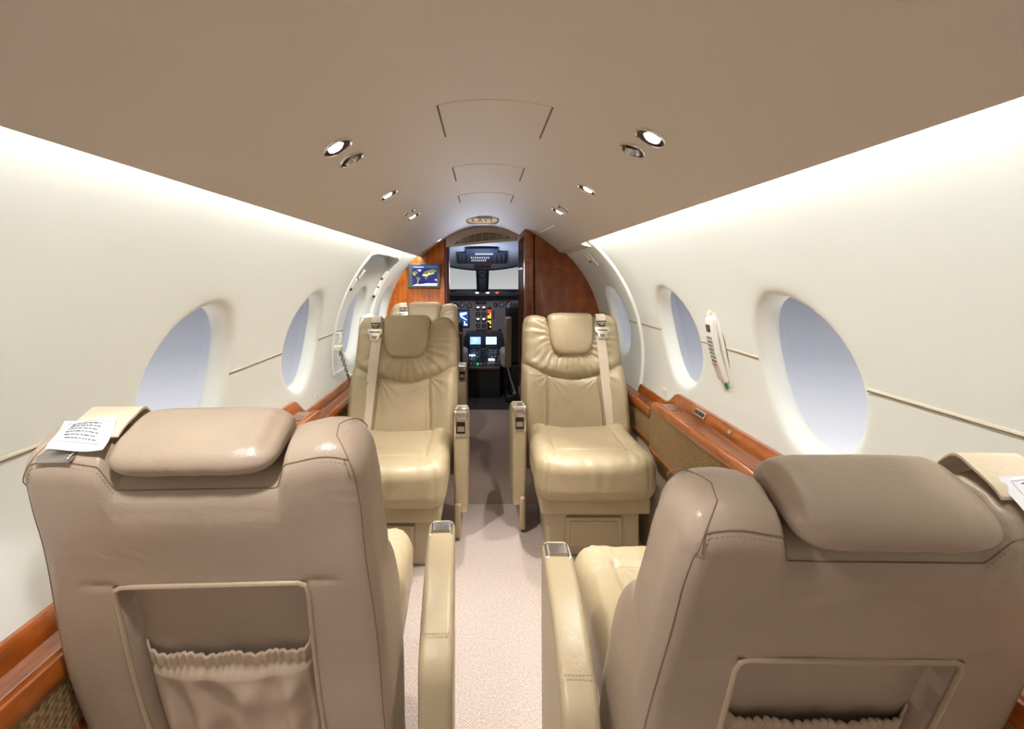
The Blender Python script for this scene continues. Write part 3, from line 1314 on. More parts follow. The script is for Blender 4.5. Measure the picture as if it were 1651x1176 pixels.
        mb.prism(roundpoly([(xx - .014, .512), (xx + .014, .512), (xx + .010, .496), (xx - .010, .496)], .002, 2), yb0 + .0035, yb0 + .0048, .0005, 1, mi=2, axis='y')
        mb.build('buckle', ['buckle', 'darkchrome', 'pilottan'], belt)
        mb = MB()
        mb.tube([(xx - .024, yb0 - .001, .578), (xx + .024, yb0 - .001, .578), (xx + .010, yb0 + .001, .553), (xx - .010, yb0 + .001, .553)], .0032, 6, closed=True)
        mb.build('belt_ring', 'darkchrome', belt)
    # upper webbing over the shoulder
    mb = MB()
    pth = [(.014, .572), (.012, .592), (.004, LB + .006), (-.02, LB + .0085), (-.05, LB + .0085), (-.078, LB + .006), (-.092, LB - .008)]
    if near:
        pth = [(.030, .55), (.022, .585), (.008, LB + .012), (-.02, LB + .0165), (-.045, LB + .016), (-.060, LB + .012)]
    pp = spline([(a, b_, 0) for a, b_ in pth], 6)
    rings = []
    hw2 = hw if not near else .038
    for k, p in enumerate(pp):
        xx = xb - s * .004
        rings.append([Vector((xx - hw2, p.x, p.y)), Vector((xx + hw2, p.x, p.y)), Vector((xx + hw2, p.x + .001, p.y + .0035)), Vector((xx - hw2, p.x + .001, p.y + .0035))])
    mb.loft(rings, 0, True, True, True)
    sp = mb.build('shoulder_strap', 'pad' if near else 'belt', bk, ang=70)
    if near:
        mb = MB()
        n1, n2 = 14, 14
        cxx = xb - s * .014

        def card(i, j, off=0.0):
            u, w_ = -1 + 2 * i / n1, j / n2
            x_ = cxx + u * .038 + s * .010 * (w_ - .5)
            y_ = -.034 - .052 * w_
            v_ = LB + .0245 - .012 * w_ * w_ - .004 * u * u * sin(pi * w_) + .003 * sin(2.2 * u + 4 * w_) + off
            return Vector((x_, y_, v_))
        mb.add([card(i, j) for j in range(n2 + 1) for i in range(n1 + 1)], [(j * (n1 + 1) + i, j * (n1 + 1) + i + 1, (j + 1) * (n1 + 1) + i + 1, (j + 1) * (n1 + 1) + i) for j in range(n2) for i in range(n1)])

        def cline(u0, u1, w0, mi=1, r=.0007):
            pts = [card((u0 + (u1 - u0) * k / 8 + 1) * n1 / 2, w0 * n2, .0009) for k in range(9)]
            mb.tube(pts, r, 4, mi)
        for w0 in (.13, .80):
            cline(-.72, .72, w0, 2, .0006)
        for u0 in (-.72, .72):
            pts = [card((u0 + 1) * n1 / 2, (.13 + .67 * k / 8) * n2, .0009) for k in range(9)]
            mb.tube(pts, .0006, 4, 2)
        rnd = random.Random(5)
        for k in range(6):
            u0 = -.58 + rnd.random() * .10
            while u0 < .52:
                l_ = .05 + rnd.random() * .14
                cline(u0, min(.58, u0 + l_), .23 + .095 * k, 1, .0007)
                u0 += l_ + .04
        cd = mb.build('instruction_tag', ['white2', 'ink', 'cardline'], sp, recalc=False)
        cd['label'] = 'white printed tag with six lines of small text'
        mb = MB()
        mb.rbox((cxx - s * .018, -.088, LB + .004), (.022, .010, .004), .002)
        mb.tube([(cxx - s * .040, -.092, LB + .006), (cxx - s * .002, -.096, LB + .004)], .0025, 6)
        mb.build('belt_clip', 'steel', sp)
    return root


XL, XR = -.388, .452
make_seat('cabin_chair', -.430, 1.195, radians(2.5), 1, radians(21), 'tan leather seat in left foreground, seen from behind with gathered pocket and white tag', near=True, lam='leather2', armx=.333, strapx=.147)
make_seat('cabin_chair', .480, 1.110, radians(-1.0), -1, radians(26.5), 'tan leather seat in right foreground, seen from behind, reclined furthest', near=True, lam='leather2', armx=.320, strapx=.166)
make_seat('cabin_chair', XL + .004, 2.13, pi, -1, radians(19), 'tan leather seat facing aft on the left of the aisle, in front of another seat')
make_seat('cabin_chair', XR + .004, 2.20, pi, 1, radians(17), 'tan leather seat facing aft before the dark wood closet')
make_seat('cabin_chair', -.425, 3.27, pi, -1, radians(16), 'farthest tan leather cabin seat, below the map monitor and mostly hidden')

# ------------------------------------------------------------------ front partition, closet, header
def outline(side, xin, z0=0.0, inset=0.0):
    """cross-section of the cabin from an inner edge out to the wall"""
    ex, ez = CE[side]
    pts = [(xin, z0), (xin, cz(xin))]
    for i in range(1, 15):
        x = xin + (ex - xin) * i / 14
        pts.append((x, cz(x)))
    a1 = math.asin((ez + .012 - WZ) / WR)
    a0 = math.asin((z0 + .06 - WZ) / WR)
    for i in range(31):
        a = a1 + (a0 - a1) * i / 30
        p = wpt(side, 0, a, .012)
        pts.append((p.x, p.z))
    pts.append((p.x - side * .12, z0))
    return pts


mb = MB()
mb.prism(outline(-1, -.300), YL, YL + .05, .004, 2, axis='y')
o = struct(mb.build('wall_front', 'woodL'))
mb = MB()
mb.tube([(-.296, YL + .02, 0), (-.296, YL + .02, cz(-.3))], .026, 16)
mb.tube([(-.282, YL + .03, .9), (-.282, YL + .03, cz(-.3) - .09)], .006, 8)
struct(mb.build('trim_%d' % trim_n, 'woodP'))
trim_n += 1
# closet on the right
cl = empty('closet', (.55, YR, 0), 0, 'dark glossy red brown wood closet with curved top beside the cockpit doorway', 'closet')
inv = Matrix.Translation((-.55, -YR, 0))
mb = MB()
mb.prism(outline(1, .365), YR, YL, .004, 2, axis='y', M4=inv)
mb.build('front_panel', 'woodR', cl)
mb = MB()
pst = [(.291, 0), (.291, cz(.30) - .004)] + [(.291 + .070 * i / 4, cz(.291 + .070 * i / 4) - .001) for i in range(1, 5)] + [(.361, 0)]
mb.prism(pst, YR - .004, YL, .018, 5, axis='y', M4=inv)
mb.build('corner_post', 'woodR', cl)
mb = MB()
# louvred inner face looking at the doorway
for k in range(5):
    y0 = YR + .06 + .10 * k
    mb.box((.283, y0, .35), (.292, y0 + .006, cz(.30) - .05), M4=inv)
mb.box((.283, YR + .05, 1.20), (.292, YL - .02, 1.215), M4=inv)
mb.build('inner_trim', 'woodP', cl)
mb = MB()
zt = EYE + .05
mb.rbox((.326, YR - .006, EYE - .06), (.020, .003, .20), .002, M4=inv)
mb.rbox((.326, YR - .009, EYE + .075), (.014, .003, .055), .002, mi=1, M4=inv)
mb.build('reflection_plate', ['woodR', 'woodR'], cl)  # raised plates shaped after a reflection on the glossy post
# header over the cockpit doorway with the air outlet
hd = empty('air_vent_header', (0, YL, EYE + .3), 0, 'curved cream header with louvred air outlet above the cockpit doorway', 'air vent')
inv = Matrix.Translation((0, -YL, -(EYE + .3)))
pts = [(-.300, EYE + .238)]
for i in range(0, 25):
    x = -.300 + .59 * i / 24
    pts.append((x, cz(x) + .002))
pts.append((.290, EYE + .293))
mb = MB()
mb.prism(pts, YL - .01, YL + .05, .008, 4, axis='y', M4=inv)
mb.build('panel', 'ceil', hd)
mb = MB()


def lens(t, up):
    x = -.235 + .465 * t
    base = EYE + .262 + .05 * t
    return (x, base + (.066 * sin(pi * t) ** .8 if up else .004 * sin(pi * t)))


pl = [lens(i / 24, True) for i in range(25)] + [lens(1 - i / 24, False) for i in range(1, 24)]
mb.prism(pl, YL - .014, YL - .006, .001, 1, axis='y', M4=inv)
mb.build('opening', 'panelseam', hd)
mb = MB()
for k in range(1, 4):
    pth = []
    for i in range(2, 23):
        t = i / 24
        a, b = lens(t, False), lens(t, True)
        pth.append(Vector((a[0], YL - .017, a[1] + (b[1] - a[1]) * k / 4)))
    mb.tube(pth, .0022, 5, M4=inv)
for k in range(1, 8):
    t = k / 8
    a, b = lens(t, False), lens(t, True)
    mb.tube([(a[0], YL - .016, a[1]), (b[0], YL - .016, b[1])], .0018, 5, M4=inv)
mb.build('grille', 'ceil', hd)

# monitor with the world map
mc = P(684, 445, YL - .02)
mon = empty('monitor', (mc.x, YL - .0, mc.z), radians(-2), 'small flat monitor showing a world map on the amber wood partition', 'monitor')
mb = MB()
W2, H2 = .130, .098
mb.rbox((0, -.018, 0), (W2, .017, H2), .006)
mb.build('casing', 'bezel', mon)
mb = MB()
yf = -.0355
sx0, sx1, sz0, sz1 = -.094, .110, -.080, .080


def scr(poly, mi, dy):
    mb.add([(sx0 + (sx1 - sx0) * a, yf - dy, sz0 + (sz1 - sz0) * b) for a, b in poly], [tuple(range(len(poly)))], mi)


scr([(0, 0), (1, 0), (1, 1), (0, 1)], 0, 0)
scr([(0, .90), (1, .90), (1, 1), (0, 1)], 4, .0003)
scr([(.04, .925), (.45, .925), (.45, .955), (.04, .955)], 3, .0006)
scr([(0, 0), (.98, 0), (1, .13), (.8, .12), (.6, .13), (.42, .09), (.24, .07), (.2, .11), (.1, .06)], 3, .0003)
scr([(.02, .70), (.10, .74), (.20, .72), (.22, .66), (.16, .58), (.12, .52), (.09, .50), (.07, .56), (.02, .62)], 1, .0003)
scr([(.02, .62), (.07, .56), (.09, .50), (.11, .53), (.08, .62)], 2, .0006)
scr([(.18, .80), (.30, .82), (.36, .81), (.34, .74), (.28, .71), (.25, .77)], 3, .0003)
scr([(.16, .44), (.24, .44), (.32, .37), (.30, .30), (.25, .24), (.22, .13), (.20, .15), (.20, .28), (.17, .36)], 1, .0003)
scr([(.22, .22), (.235, .26), (.225, .13), (.21, .14)], 2, .0006)
scr([(.43, .63), (.47, .70), (.58, .75), (.72, .80), (.80, .84), (.95, .79), (.96, .71), (.88, .67), (.85, .58), (.78, .60), (.74, .52), (.70, .60), (.62, .60), (.52, .62)], 1, .0003)
scr([(.40, .55), (.44, .61), (.50, .60), (.56, .61), (.62, .54), (.60, .46), (.57, .36), (.54, .28), (.52, .33), (.50, .44), (.42, .49)], 1, .0005)
scr([(.40, .53), (.44, .58), (.50, .58), (.56, .585), (.60, .54), (.57, .50), (.43, .50)], 2, .0007)
scr([(.585, .56), (.63, .60), (.66, .66), (.70, .64), (.74, .53), (.70, .57), (.64, .55), (.62, .46), (.60, .50)], 2, .0007)
scr([(.74, .62), (.87, .66), (.86, .63), (.76, .58)], 2, .0007)
scr([(.87, .30), (.93, .35), (.99, .31), (.97, .24), (.92, .28)], 2, .0005)
scr([(.88, .31), (.93, .34), (.95, .31), (.90, .29)], 1, .0007)
s_ = mb.build('screen', ['sea', 'land', 'land2', 'ice', 'bar'], mon, smooth=False, recalc=False)
mb = MB()
for k in range(7):
    mb.rbox((-.112, -.036, .055 - .017 * k), (.008, .0015, .0045), .001)
mb.build('button', 'bezel', mon)

# ------------------------------------------------------------------ ceiling fittings
LIGHTS = []


def downlight(px, py, label, r=.036, energy=5.0, aim=None, cone=78):
    p = ceil_hit(px, py)
    fr = ceil_frame(p)
    root = empty('downlight', label=label, cat='ceiling light', group='recessed ceiling downlights', M4=fr)
    mb = MB()
    mb.lathe([(r * 1.04, -.002), (r * 1.04, .002), (r * .99, .0055), (r * .93, .006), (r * .88, .004)], 40)
    mb.build('ring', 'chrome', root)
    mb = MB()
    mb.lathe([(r * .90, .0045), (r * .80, .0018), (r * .62, .0012), (r * .5, .0010)], 40)
    mb.build('reflector', 'darkchrome', root)
    mb = MB()
    mb.lathe([(r * .47, .0012), (r * .46, .0035), (r * .42, .0045), (r * .22, .0052), (.0005, .0054)], 32, 0, Matrix.Translation((0, -r * .10 if p.x < 0 else r * .10, 0)), cap1=True)
    mb.build('lens', 'lamp', root)
    ld = bpy.data.lights.new('spot', 'SPOT')
    ld.energy = energy
    ld.color = (1, .95, .88)
    ld.spot_size = radians(cone)
    ld.spot_blend = .7
    ld.shadow_soft_size = .016
    lo = bpy.data.objects.new('spot', ld)
    COL.objects.link(lo)
    wpos = fr @ Vector((0, 0, .016))
    tgt = Vector(aim) if aim else wpos + Vector((0, 0, -1))
    d = (tgt - wpos).normalized()
    lo.matrix_world = frame(wpos, (1, 0, 0), -d)
    return root


def gasper(px, py, label, r=.033, flat=False):
    p = ceil_hit(px, py)
    root = empty('air_vent', label=label, cat='air vent', group='round ceiling air vents', M4=ceil_frame(p))
    mb = MB()
    mb.lathe([(r * 1.05, -.002), (r * 1.05, .002), (r, .005), (r * .92, .0055), (r * .86, .003)], 36)
    mb.build('ring', 'chrome', root)
    mb = MB()
    mb.lathe([(r * .88, .004), (r * .75, .0015), (r * .55, .001)], 36)
    mb.build('socket', 'darkchrome', root)
    mb = MB()
    t = Matrix.Rotation(radians(22), 4, 'Y') @ Matrix.Rotation(radians(-18), 4, 'X')
    mb.lathe([(r * .60, -.002), (r * .60, .007), (r * .52, .012), (r * .42, .0125), (r * .36, .008), (r * .10, .006), (.0003, .006)], 28, 0, t, cap1=True)
    mb.build('nozzle', 'steel', root)


downlight(542.5, 236.5, 'lit round downlight, leftmost and nearest of the ceiling lights', .0365, 13, (-.16, 1.22, 0), 70)
downlight(1050, 221, 'lit round downlight, rightmost and nearest of the ceiling lights', .0365, 17, (.17, 1.10, .5), 58)
downlight(626, 314, 'lit downlight by itself on the left ceiling, second from the camera', .034, 26, (-.18, 1.85, .2), 84)
downlight(947, 305, 'lit downlight by itself on the right ceiling, second from the camera', .034, 36, (.06, 1.64, 0), 66)
downlight(666, 348.5, 'lit downlight paired with a dark air vent on the left ceiling, far along', .034, 24, (-.42, 3.35, .78), 52)
downlight(901, 341, 'lit downlight paired with a dark air vent on the right ceiling, far along', .034, 17, (.18, 2.25, .1), 84)
downlight(708, 387, 'farthest small lit downlight, beside the cockpit header', .030, 7, (-.44, 3.75, .7), 90)
gasper(565.5, 256.5, 'chrome air vent beside the nearest left downlight')
gasper(1021.5, 241.5, 'chrome air vent beside the nearest right downlight')
gasper(659, 342.5, 'dark air vent beside the far left downlight', .028)
gasper(908, 335.5, 'dark air vent beside the far right downlight', .028)

# access panels
for (pa, pb, pw, lab) in ((160, 213, 165, 'largest nearest flush access panel in the ceiling centre'), (264, 286, 107, 'middle flush access panel in the ceiling centre'), (310, 322, 84, 'farthest flush access panel in the ceiling, behind the exit sign')):
    y0 = (CZ - EYE) * F / (CY - pa)
    y1 = (CZ - EYE) * F / (CY - pb)
    xa, xb = (712 - CX) / 1, 0
    xm = {160: 796, 264: 787, 310: 783}[pa]
    w = pw * ((y0 + y1) / 2) / F / 2
    xc = (xm - CX) * ((y0 + y1) / 2) / F
    mb = MB()
    rings = []
    for (ins, h) in ((0, -.003), (0, .0006), (.0010, .0014)):
        ring = []
        K = 12
        for i in range(K + 1):
            x = xc - w + ins + 2 * (w - ins) * i / K
            ring.append(Vector((x, y0 + ins, cz(x) - h)))
        for i in range(K + 1):
            x = xc + w - ins - 2 * (w - ins) * i / K
            ring.append(Vector((x, y1 - ins, cz(x) - h)))
        rings.append(ring)
    mb.loft(rings)
    top = rings[-1]
    K = 12
    mb.add(top, [(i, i + 1, 2 * K - i, 2 * K + 1 - i) for i in range(K)])
    # side gaps
    for sx in (-1, 1):
        x = xc + sx * (w + .002)
        mb.add([(x - .0022, y0, cz(x) - .0012), (x + .0022, y0, cz(x) - .0012), (x + .0022, y1, cz(x) - .0012), (x - .0022, y1, cz(x) - .0012)], [(0, 1, 2, 3)], 1)
    o = mb.build('access_panel', ['ceil', 'panelseam'])
    tag(o, lab, 'ceiling panel', 'flush ceiling access panels')
# long seam strip on the right ceiling ahead
mb = MB()
pa, pb = ceil_hit(896, 362), ceil_hit(866, 378)
mb.tube([pa, pa.lerp(pb, .5), pb], .005, 8)
struct(mb.build('trim_%d' % trim_n, 'creamgloss'))
trim_n += 1

# exit sign
ye = 3.42
es = empty('exit_sign', (0.0, ye, EYE + .385), 0, 'oval cream sign with red EXIT lettering on the ceiling ahead', 'sign')
mb = MB()
pl = []
for i in range(40):
    a = 2 * pi * i / 40
    pl.append((math.copysign(abs(cos(a)) ** .7, cos(a)) * .112, math.copysign(abs(sin(a)) ** .8, sin(a)) * .026))
mb.prism(pl, -.02, .06, .005, 3, axis='y')
mb.build('housing', 'ceil', es)
mb = MB()
pl2 = [(a * .90, b * .78) for a, b in pl]
mb.prism(pl2, -.0225, -.018, .001, 1, axis='y')
mb.build('face', 'signface', es)
mb = MB()
text_mb(mb, 'E X I T', .028, Matrix.Translation((0, -.0235, 0)) @ Matrix.Rotation(pi / 2, 4, 'X') @ Matrix.Scale(1.35, 4, (1, 0, 0)))
mb.build('lettering', 'exitred', es, smooth=False)
mb = MB()
mb.rbox((.01, -.10, .008), (.045, .012, .008), .003)
mb.build('bracket', 'ceil', es)

# ------------------------------------------------------------------ right wall fittings
def wall_frame(px, py, side, d=0.0):
    """point on the side wall seen through a pixel and its inward frame: x forward, y up along the wall, z into the cabin"""
    lx, lz = (px - CX) / F, (CY - py) / F
    lo, hi = .1, 8
    for _ in range(60):
        mid = (lo + hi) / 2
        x, z = lx * mid, EYE + lz * mid
        if hypot(x - WC, z - WZ) < WR + d:
            lo = mid
        else:
            hi = mid
    p = Vector((lx * lo, lo, EYE + lz * lo))
    n = Vector((WC - p.x, 0, WZ - p.z)).normalized()
    x = Vector((0, 1, 0))
    return frame(p, x, n)


# the cabin handset on its plate between the windows
fa = wall_frame(1163, 562, 1)
hs = empty('cabin_handset', label='white cabin handset with keypad and olive display on the right wall between windows', cat='handset', M4=fa)
fl = -1.0       # the frame's y axis runs down or up the wall
upw = 1 if (fa.to_3x3() @ Vector((0, 1, 0))).z > 0 else -1
mb = MB()
HH = .150
mb.rbox((0, 0, .006), (.038, HH, .005), .004)
mb.rbox((0, 0, .0005), (.0395, HH + .0015, .002), .0015, mi=1)  # dark ring added as the shadow round the plate edge
mb.build('wall_plate', ['white', 'panelseam'], hs)
mb = MB()


def hand_fn(p):
    q = p.copy()
    q.z += .010 * (1 - (p.y / .115) ** 2)
    return q


mb.rbox((-.002, upw * .0, .014), (.026, .112, .010), .006, (4, 20, 2), 3, fn=hand_fn)
mb.build('handset_body', 'white', hs)
mb = MB()
mb.lathe([(.010, .008), (.010, .012), (.007, .015), (.0005, .015)], 20, 0, Matrix.Translation((.0, upw * .131, 0)), cap1=True)
mb.build('cradle_button', 'creamgloss', hs)
mb = MB()
mb.rbox((0, upw * .078, .0305), (.012, .013, .002), .001)
mb.build('display', 'lcd', hs)
for r_ in range(8):
    for c_ in range(3):
        mb = MB()
        yy = .045 - .0135 * r_
        zz = .024 + .010 * (1 - (yy / .115) ** 2) + .0005
        mb.rbox((-.013 + .012 * c_, upw * yy, zz), (.0042, .0040, .002), .001)
        mt = 'btn'
        if r_ == 7 and c_ < 2:
            mt = 'btnred'
        if r_ == 6 and c_ == 0:
            mt = 'btngreen'
        mb.build('key', mt, hs)
mb = MB()
mb.lathe([(.011, .008), (.011, .012), (.008, .017), (.0005, .0185)], 20, 0, Matrix.Translation((-.006, -upw * .130, 0)), cap1=True)
mb.build('indicator_lamp', 'greendark', hs)
# vent and placard on the front right wall
fb = wall_frame(953, 417, 1, -.014)
vp = empty('reading_panel', label='small cream panel with slotted grille on the wall above the front right window', cat='panel', M4=fb)
upv = 1 if (fb.to_3x3() @ Vector((0, 1, 0))).z > 0 else -1
mb = MB()
mb.rbox((0, 0, .003), (.058, .052, .005), .003)
mb.build('plate', 'creamgloss', vp)
mb = MB()
mb.rbox((.026, upv * .018, .010), (.022, .024, .006), .003)
mb.rbox((.032, -upv * .014, .009), (.014, .008, .003), .001, mi=1)
mb.build('latch_tab', ['creamgloss', 'pilotbrown'], vp)
mb = MB()
for k in range(3):
    mb.rbox((-.024, upv * (.030 - .028 * k), .0085), (.020, .0105, .001), .0006)
mb.build('slot', 'gold', vp)
# small flush wall plates
for (px, py, sd, lab) in ((1072, 632, 1, 'small flush cream plate on the right wall under the middle window'), (511, 640, -1, 'small flush cream plate on the left wall above the wood ledge')):
    f_ = wall_frame(px, py, sd)
    mb = MB()
    mb.rbox((0, 0, .0), (.024, .017, .002), .0015, M4=f_)
    mb.rbox((.0, 0, .002), (.016, .010, .0008), .0006, mi=1, M4=f_)
    o = mb.build('wall_plate', ['cream', 'creamgloss'])
    tag(o, lab, 'plate')

# door cable: hook, block, chain and rod
a_ = wall_frame(540, 548, -1).translation
b_ = wall_frame(552, 603, -1).translation
c_ = wall_frame(561, 640, -1).translation
ch = empty('door_cable', a_, 0, 'short steel chain and rod hanging from a white hook beside the left door', 'cable')
inv = Matrix.Translation(-a_)
ins = Vector((.030, 0, 0))
mb = MB()
t0 = a_ + ins * .3
mb.tube([inv @ (a_ + Vector((.002, 0, .03))), inv @ (a_ + Vector((.030, .0, .034))), inv @ (a_ + Vector((.034, 0, .0))), inv @ (a_ + Vector((.020, -.005, -.022)))], .009, 8)
mb.build('hook', 'white', ch)
mb = MB()
mb.rbox(inv @ (a_ + Vector((.018, -.01, -.042))), (.022, .030, .013), .005)
mb.build('block', 'white', ch)
st = a_ + Vector((.026, 0, -.058))
en = b_ + Vector((.028, 0, 0))
nl = 9
for k in range(nl):
    p = inv @ st.lerp(en, (k + .5) / nl)
    d = (en - st).normalized()
    sd = Vector((1, 0, 0)) if k % 2 else Vector((0, 1, 0))
    sd = (sd - d * sd.dot(d)).normalized()
    hl = (en - st).length / nl * .68
    ring = []
    for q in range(16):
        a = 2 * pi * q / 16
        ring.append(p + d * cos(a) * hl + sd * sin(a) * .0085)
    mb = MB()
    mb.tube(ring, .0026, 6, closed=True)
    mb.build('chain_link', 'steel', ch)
mb = MB()
e2 = c_ + Vector((.028, 0, 0))
mb.tube([inv @ en, inv @ (en + (e2 - en) * .15), inv @ e2, inv @ (e2 + (e2 - en) * .6)], [.009, .005, .004, .004], 8)
mb.build('rod', 'steel', ch)
f_ = wall_frame(561, 607, -1)
mb = MB()
mb.lathe([(.020, 0), (.018, .012), (.010, .016), (.010, .026), (.016, .030), (.014, .042), (.0005, .046)], 20, 0, f_, cap1=True)
tag(mb.build('wall_fitting', 'white'), 'round white fitting on the wall just above the left ledge', 'fitting')

# ------------------------------------------------------------------ cockpit
YP = 5.45
# shell
mb = MB()
mb.box((-.76, 4.12, 0), (-.74, 6.6, 1.05))
struct(mb.build('wall_left', 'darkgrey'))
mb = MB()
mb.box((.90, 4.12, 0), (1.05, 6.6, 1.05))
struct(mb.build('wall_right', 'darkgrey'))
mb = MB()
mb.box((-1.0, 6.55, 0), (1.05, 6.6, .98))
struct(mb.build('wall_front', 'darkgrey'))
# overhead liner
mb = MB()


def ohz(x, t):
    # t 0 at the doorway, 1 at the windshield
    zn = EYE + .36 - .5 * (x - .0) ** 2
    zf = EYE + .072 + .30 * x * x
    return zn + (zf - zn) * t


rings = []
for i in range(13):
    t = i / 12
    Y = 4.10 + 1.15 * t
    rings.append([Vector((-.9 + 1.85 * j / 40, Y, ohz(-.9 + 1.85 * j / 40, t))) for j in range(41)])
mb.loft(rings, 0, False)
pth = [Vector((-.9 + 1.85 * j / 40, 5.25, ohz(-.9 + 1.85 * j / 40, 1) - .002)) for j in range(41)]
mb.tube(pth, .012, 6, 1)
struct(mb.build('ceiling', ['bluegrey', 'black']))
# overhead switch panel
oh = empty('overhead_panel', (0, 4.7, EYE + .2), 0, 'dark overhead switch panel on the cockpit ceiling', 'control panel')
inv = Matrix.Translation((0, -4.7, -(EYE + .2)))


def ohp(px, py):
    lo, hi = 4.1, 5.3
    for _ in range(50):
        mid = (lo + hi) / 2
        p = P(px, py, mid)
        if p.z < ohz(p.x, (mid - 4.1) / 1.15) - .012:
            lo = mid
        else:
            hi = mid
    return P(px, py, lo)


def ohquad(mb, x0, y0, x1, y1, mi=0, lift=0.0):
    c = [ohp(x0, y0), ohp(x1, y0), ohp(x1, y1), ohp(x0, y1)]
    n = (c[1] - c[0]).cross(c[3] - c[0]).normalized()
    if n.z > 0:
        n = -n
    lo = [p + n * lift for p in c]
    hi = [p + n * (lift + .010) for p in c]
    mb.add([inv @ p for p in lo + hi], [(0, 1, 2, 3), (7, 6, 5, 4), (0, 4, 5, 1), (1, 5, 6, 2), (2, 6, 7, 3), (3, 7, 4, 0)], mi)


mb = MB()
ohquad(mb, 751, 400, 803, 424)
ohquad(mb, 738, 407.5, 751, 424)
ohquad(mb, 803, 406, 816.5, 424)
mb.build('panel', 'navy', oh)
mb = MB()
ohquad(mb, 765, 425, 791, 432, 0)
mb.build('light_unit', 'pilotbrown', oh)
rows = [(407.0, 767, 794, 12), (413.5, 760, 788, 9), (418, 761, 783, 8)]
for (py, a, b, n) in rows:
    for k in range(n):
        mb = MB()
        x = a + (b - a) * k / (n - 1)
        ohquad(mb, x - .75, py - .6, x + .75, py + .6, 0, .010)
        mb.build('switch', 'white', oh)
for (x0, y0, x1, y1) in ((740, 409, 744, 422), (745, 411, 749, 422), (753, 409, 757, 422), (796, 410, 800, 422), (804, 409, 808, 422), (810, 408, 814, 422)):
    mb = MB()
    ohquad(mb, x0, y0, x1, y1, 0, .010)
    mb.build('gauge_block', 'darkgrey', oh)
# sun visors' dark clips beside the doorway
# windshield: post, glass, lower frame
YW = 5.75
mb = MB()
mb.tube([P(769.5, 428, 5.25), P(771.0, 472, YW)], .016, 6, 1)
mb.tube([P(786.5, 428, 5.25), P(785.0, 472, YW)], .016, 6, 1)
mb.loft([[P(771, 428, 5.27), P(785.5, 428, 5.27), P(785.5, 428, 5.32), P(771, 428, 5.32)], [P(772, 473, YW), P(784.5, 473, YW), P(784.5, 473, YW + .05), P(772, 473, YW + .05)]], 0, True, True, True)
struct(mb.build('trim_%d' % trim_n, ['bluegrey', 'navy']))
trim_n += 1
cmp_ = empty('compass', P(778, 444, 5.36), 0, 'small black standby compass on the windshield centre post', 'compass')
mb = MB()
mb.lathe([(.0005, -.05), (.028, -.045), (.036, -.02), (.036, .02), (.028, .045), (.0005, .05)], 20, 0, Matrix.Rotation(pi / 2, 4, 'X'))
mb.build('body', 'black', cmp_)
mb = MB()
mb.rbox((0, -.046, 0), (.016, .008, .009), .003)
mb.build('window', 'darkgrey', cmp_)
for sx in (-1, 1):
    mb = MB()
    xa, xb = (-.85, -.06) if sx < 0 else (.06, .90)
    mb.loft([[Vector((xa, 5.26, ohz(xa, 1) - .005)), Vector(((xa + xb) / 2, 5.26, ohz((xa + xb) / 2, 1) - .005)), Vector((xb, 5.26, ohz(xb, 1) - .005))],
             [Vector((xa, 5.78, .955)), Vector(((xa + xb) / 2, 5.78, .955)), Vector((xb, 5.78, .955))]], 0, False)
    struct(mb.build('window_%d' % wn, 'wglass', recalc=False))
    wn += 1

# instrument panel
ip = empty('instrument_panel', (0, YP, 0), 0, 'grey cockpit instrument panel with gauges, warning lights and black glareshield', 'instrument panel')
inv = Matrix.Translation((0, -YP, 0))
mb = MB()
mb.box((-.735, YP, .30), (.88, YP + .03, EYE - .20), M4=inv)
mb.build('panel', 'panelgrey', ip)
mb = MB()
# glareshield
gs = []
for j in range(41):
    x = -.735 + 1.595 * j / 40
    bump = sm(-.36, -.28, x) * (1 - sm(.24, .32, x))
    zt = EYE - .185 + .018 * bump
    zb = EYE - .245 - .0 + .018 * bump * 0 + .010 * (1 - bump) * 0
    gs.append((x, zt, zb))
rings = []
for (dy, which) in ((.32, 0), (-.10, 0), (-.115, 2), (-.10, 1), (.0, 1)):
    rings.append([Vector((x, YP + dy, (zt if which == 0 else (zb if which == 1 else zt - .012)))) for x, zt, zb in gs])
mb.loft(rings, 0, False, M4=inv)
gl = mb.build('glareshield', 'black', ip)
YG = YP - .118


def pq(px0, py0, px1, py1, Y, name, mt, parent, inv, th=.006, r=.002):
    a, b = P(px0, py0, Y), P(px1, py1, Y)
    mb = MB()
    c = (a + b) / 2
    mb.rbox(inv @ c, (abs(b.x - a.x) / 2, th, abs(b.z - a.z) / 2), r)
    return mb.build(name, mt, parent)


pq(726, 471.5, 832, 477.5, YG, 'control_strip', 'darkgrey', gl, inv)
for (x0, x1, mt) in ((766.8, 771.8, 'e_white'), (783.8, 788.8, 'e_white'), (799, 804, 'e_red')):
    pq(x0, 471.2, x1, 473.4, YG - .006, 'lit_button', mt, gl, inv, .003, .001)
for k in range(6):
    pq(735 + 5 * k, 472, 738.5 + 5 * k, 475.5, YG - .006, 'dark_button', 'navy', gl, inv, .003, .001)
for k in range(5):
    pq(807 + 5 * k, 473, 810 + 5 * k, 476, YG - .006, 'dark_button', 'navy', gl, inv, .003, .001)


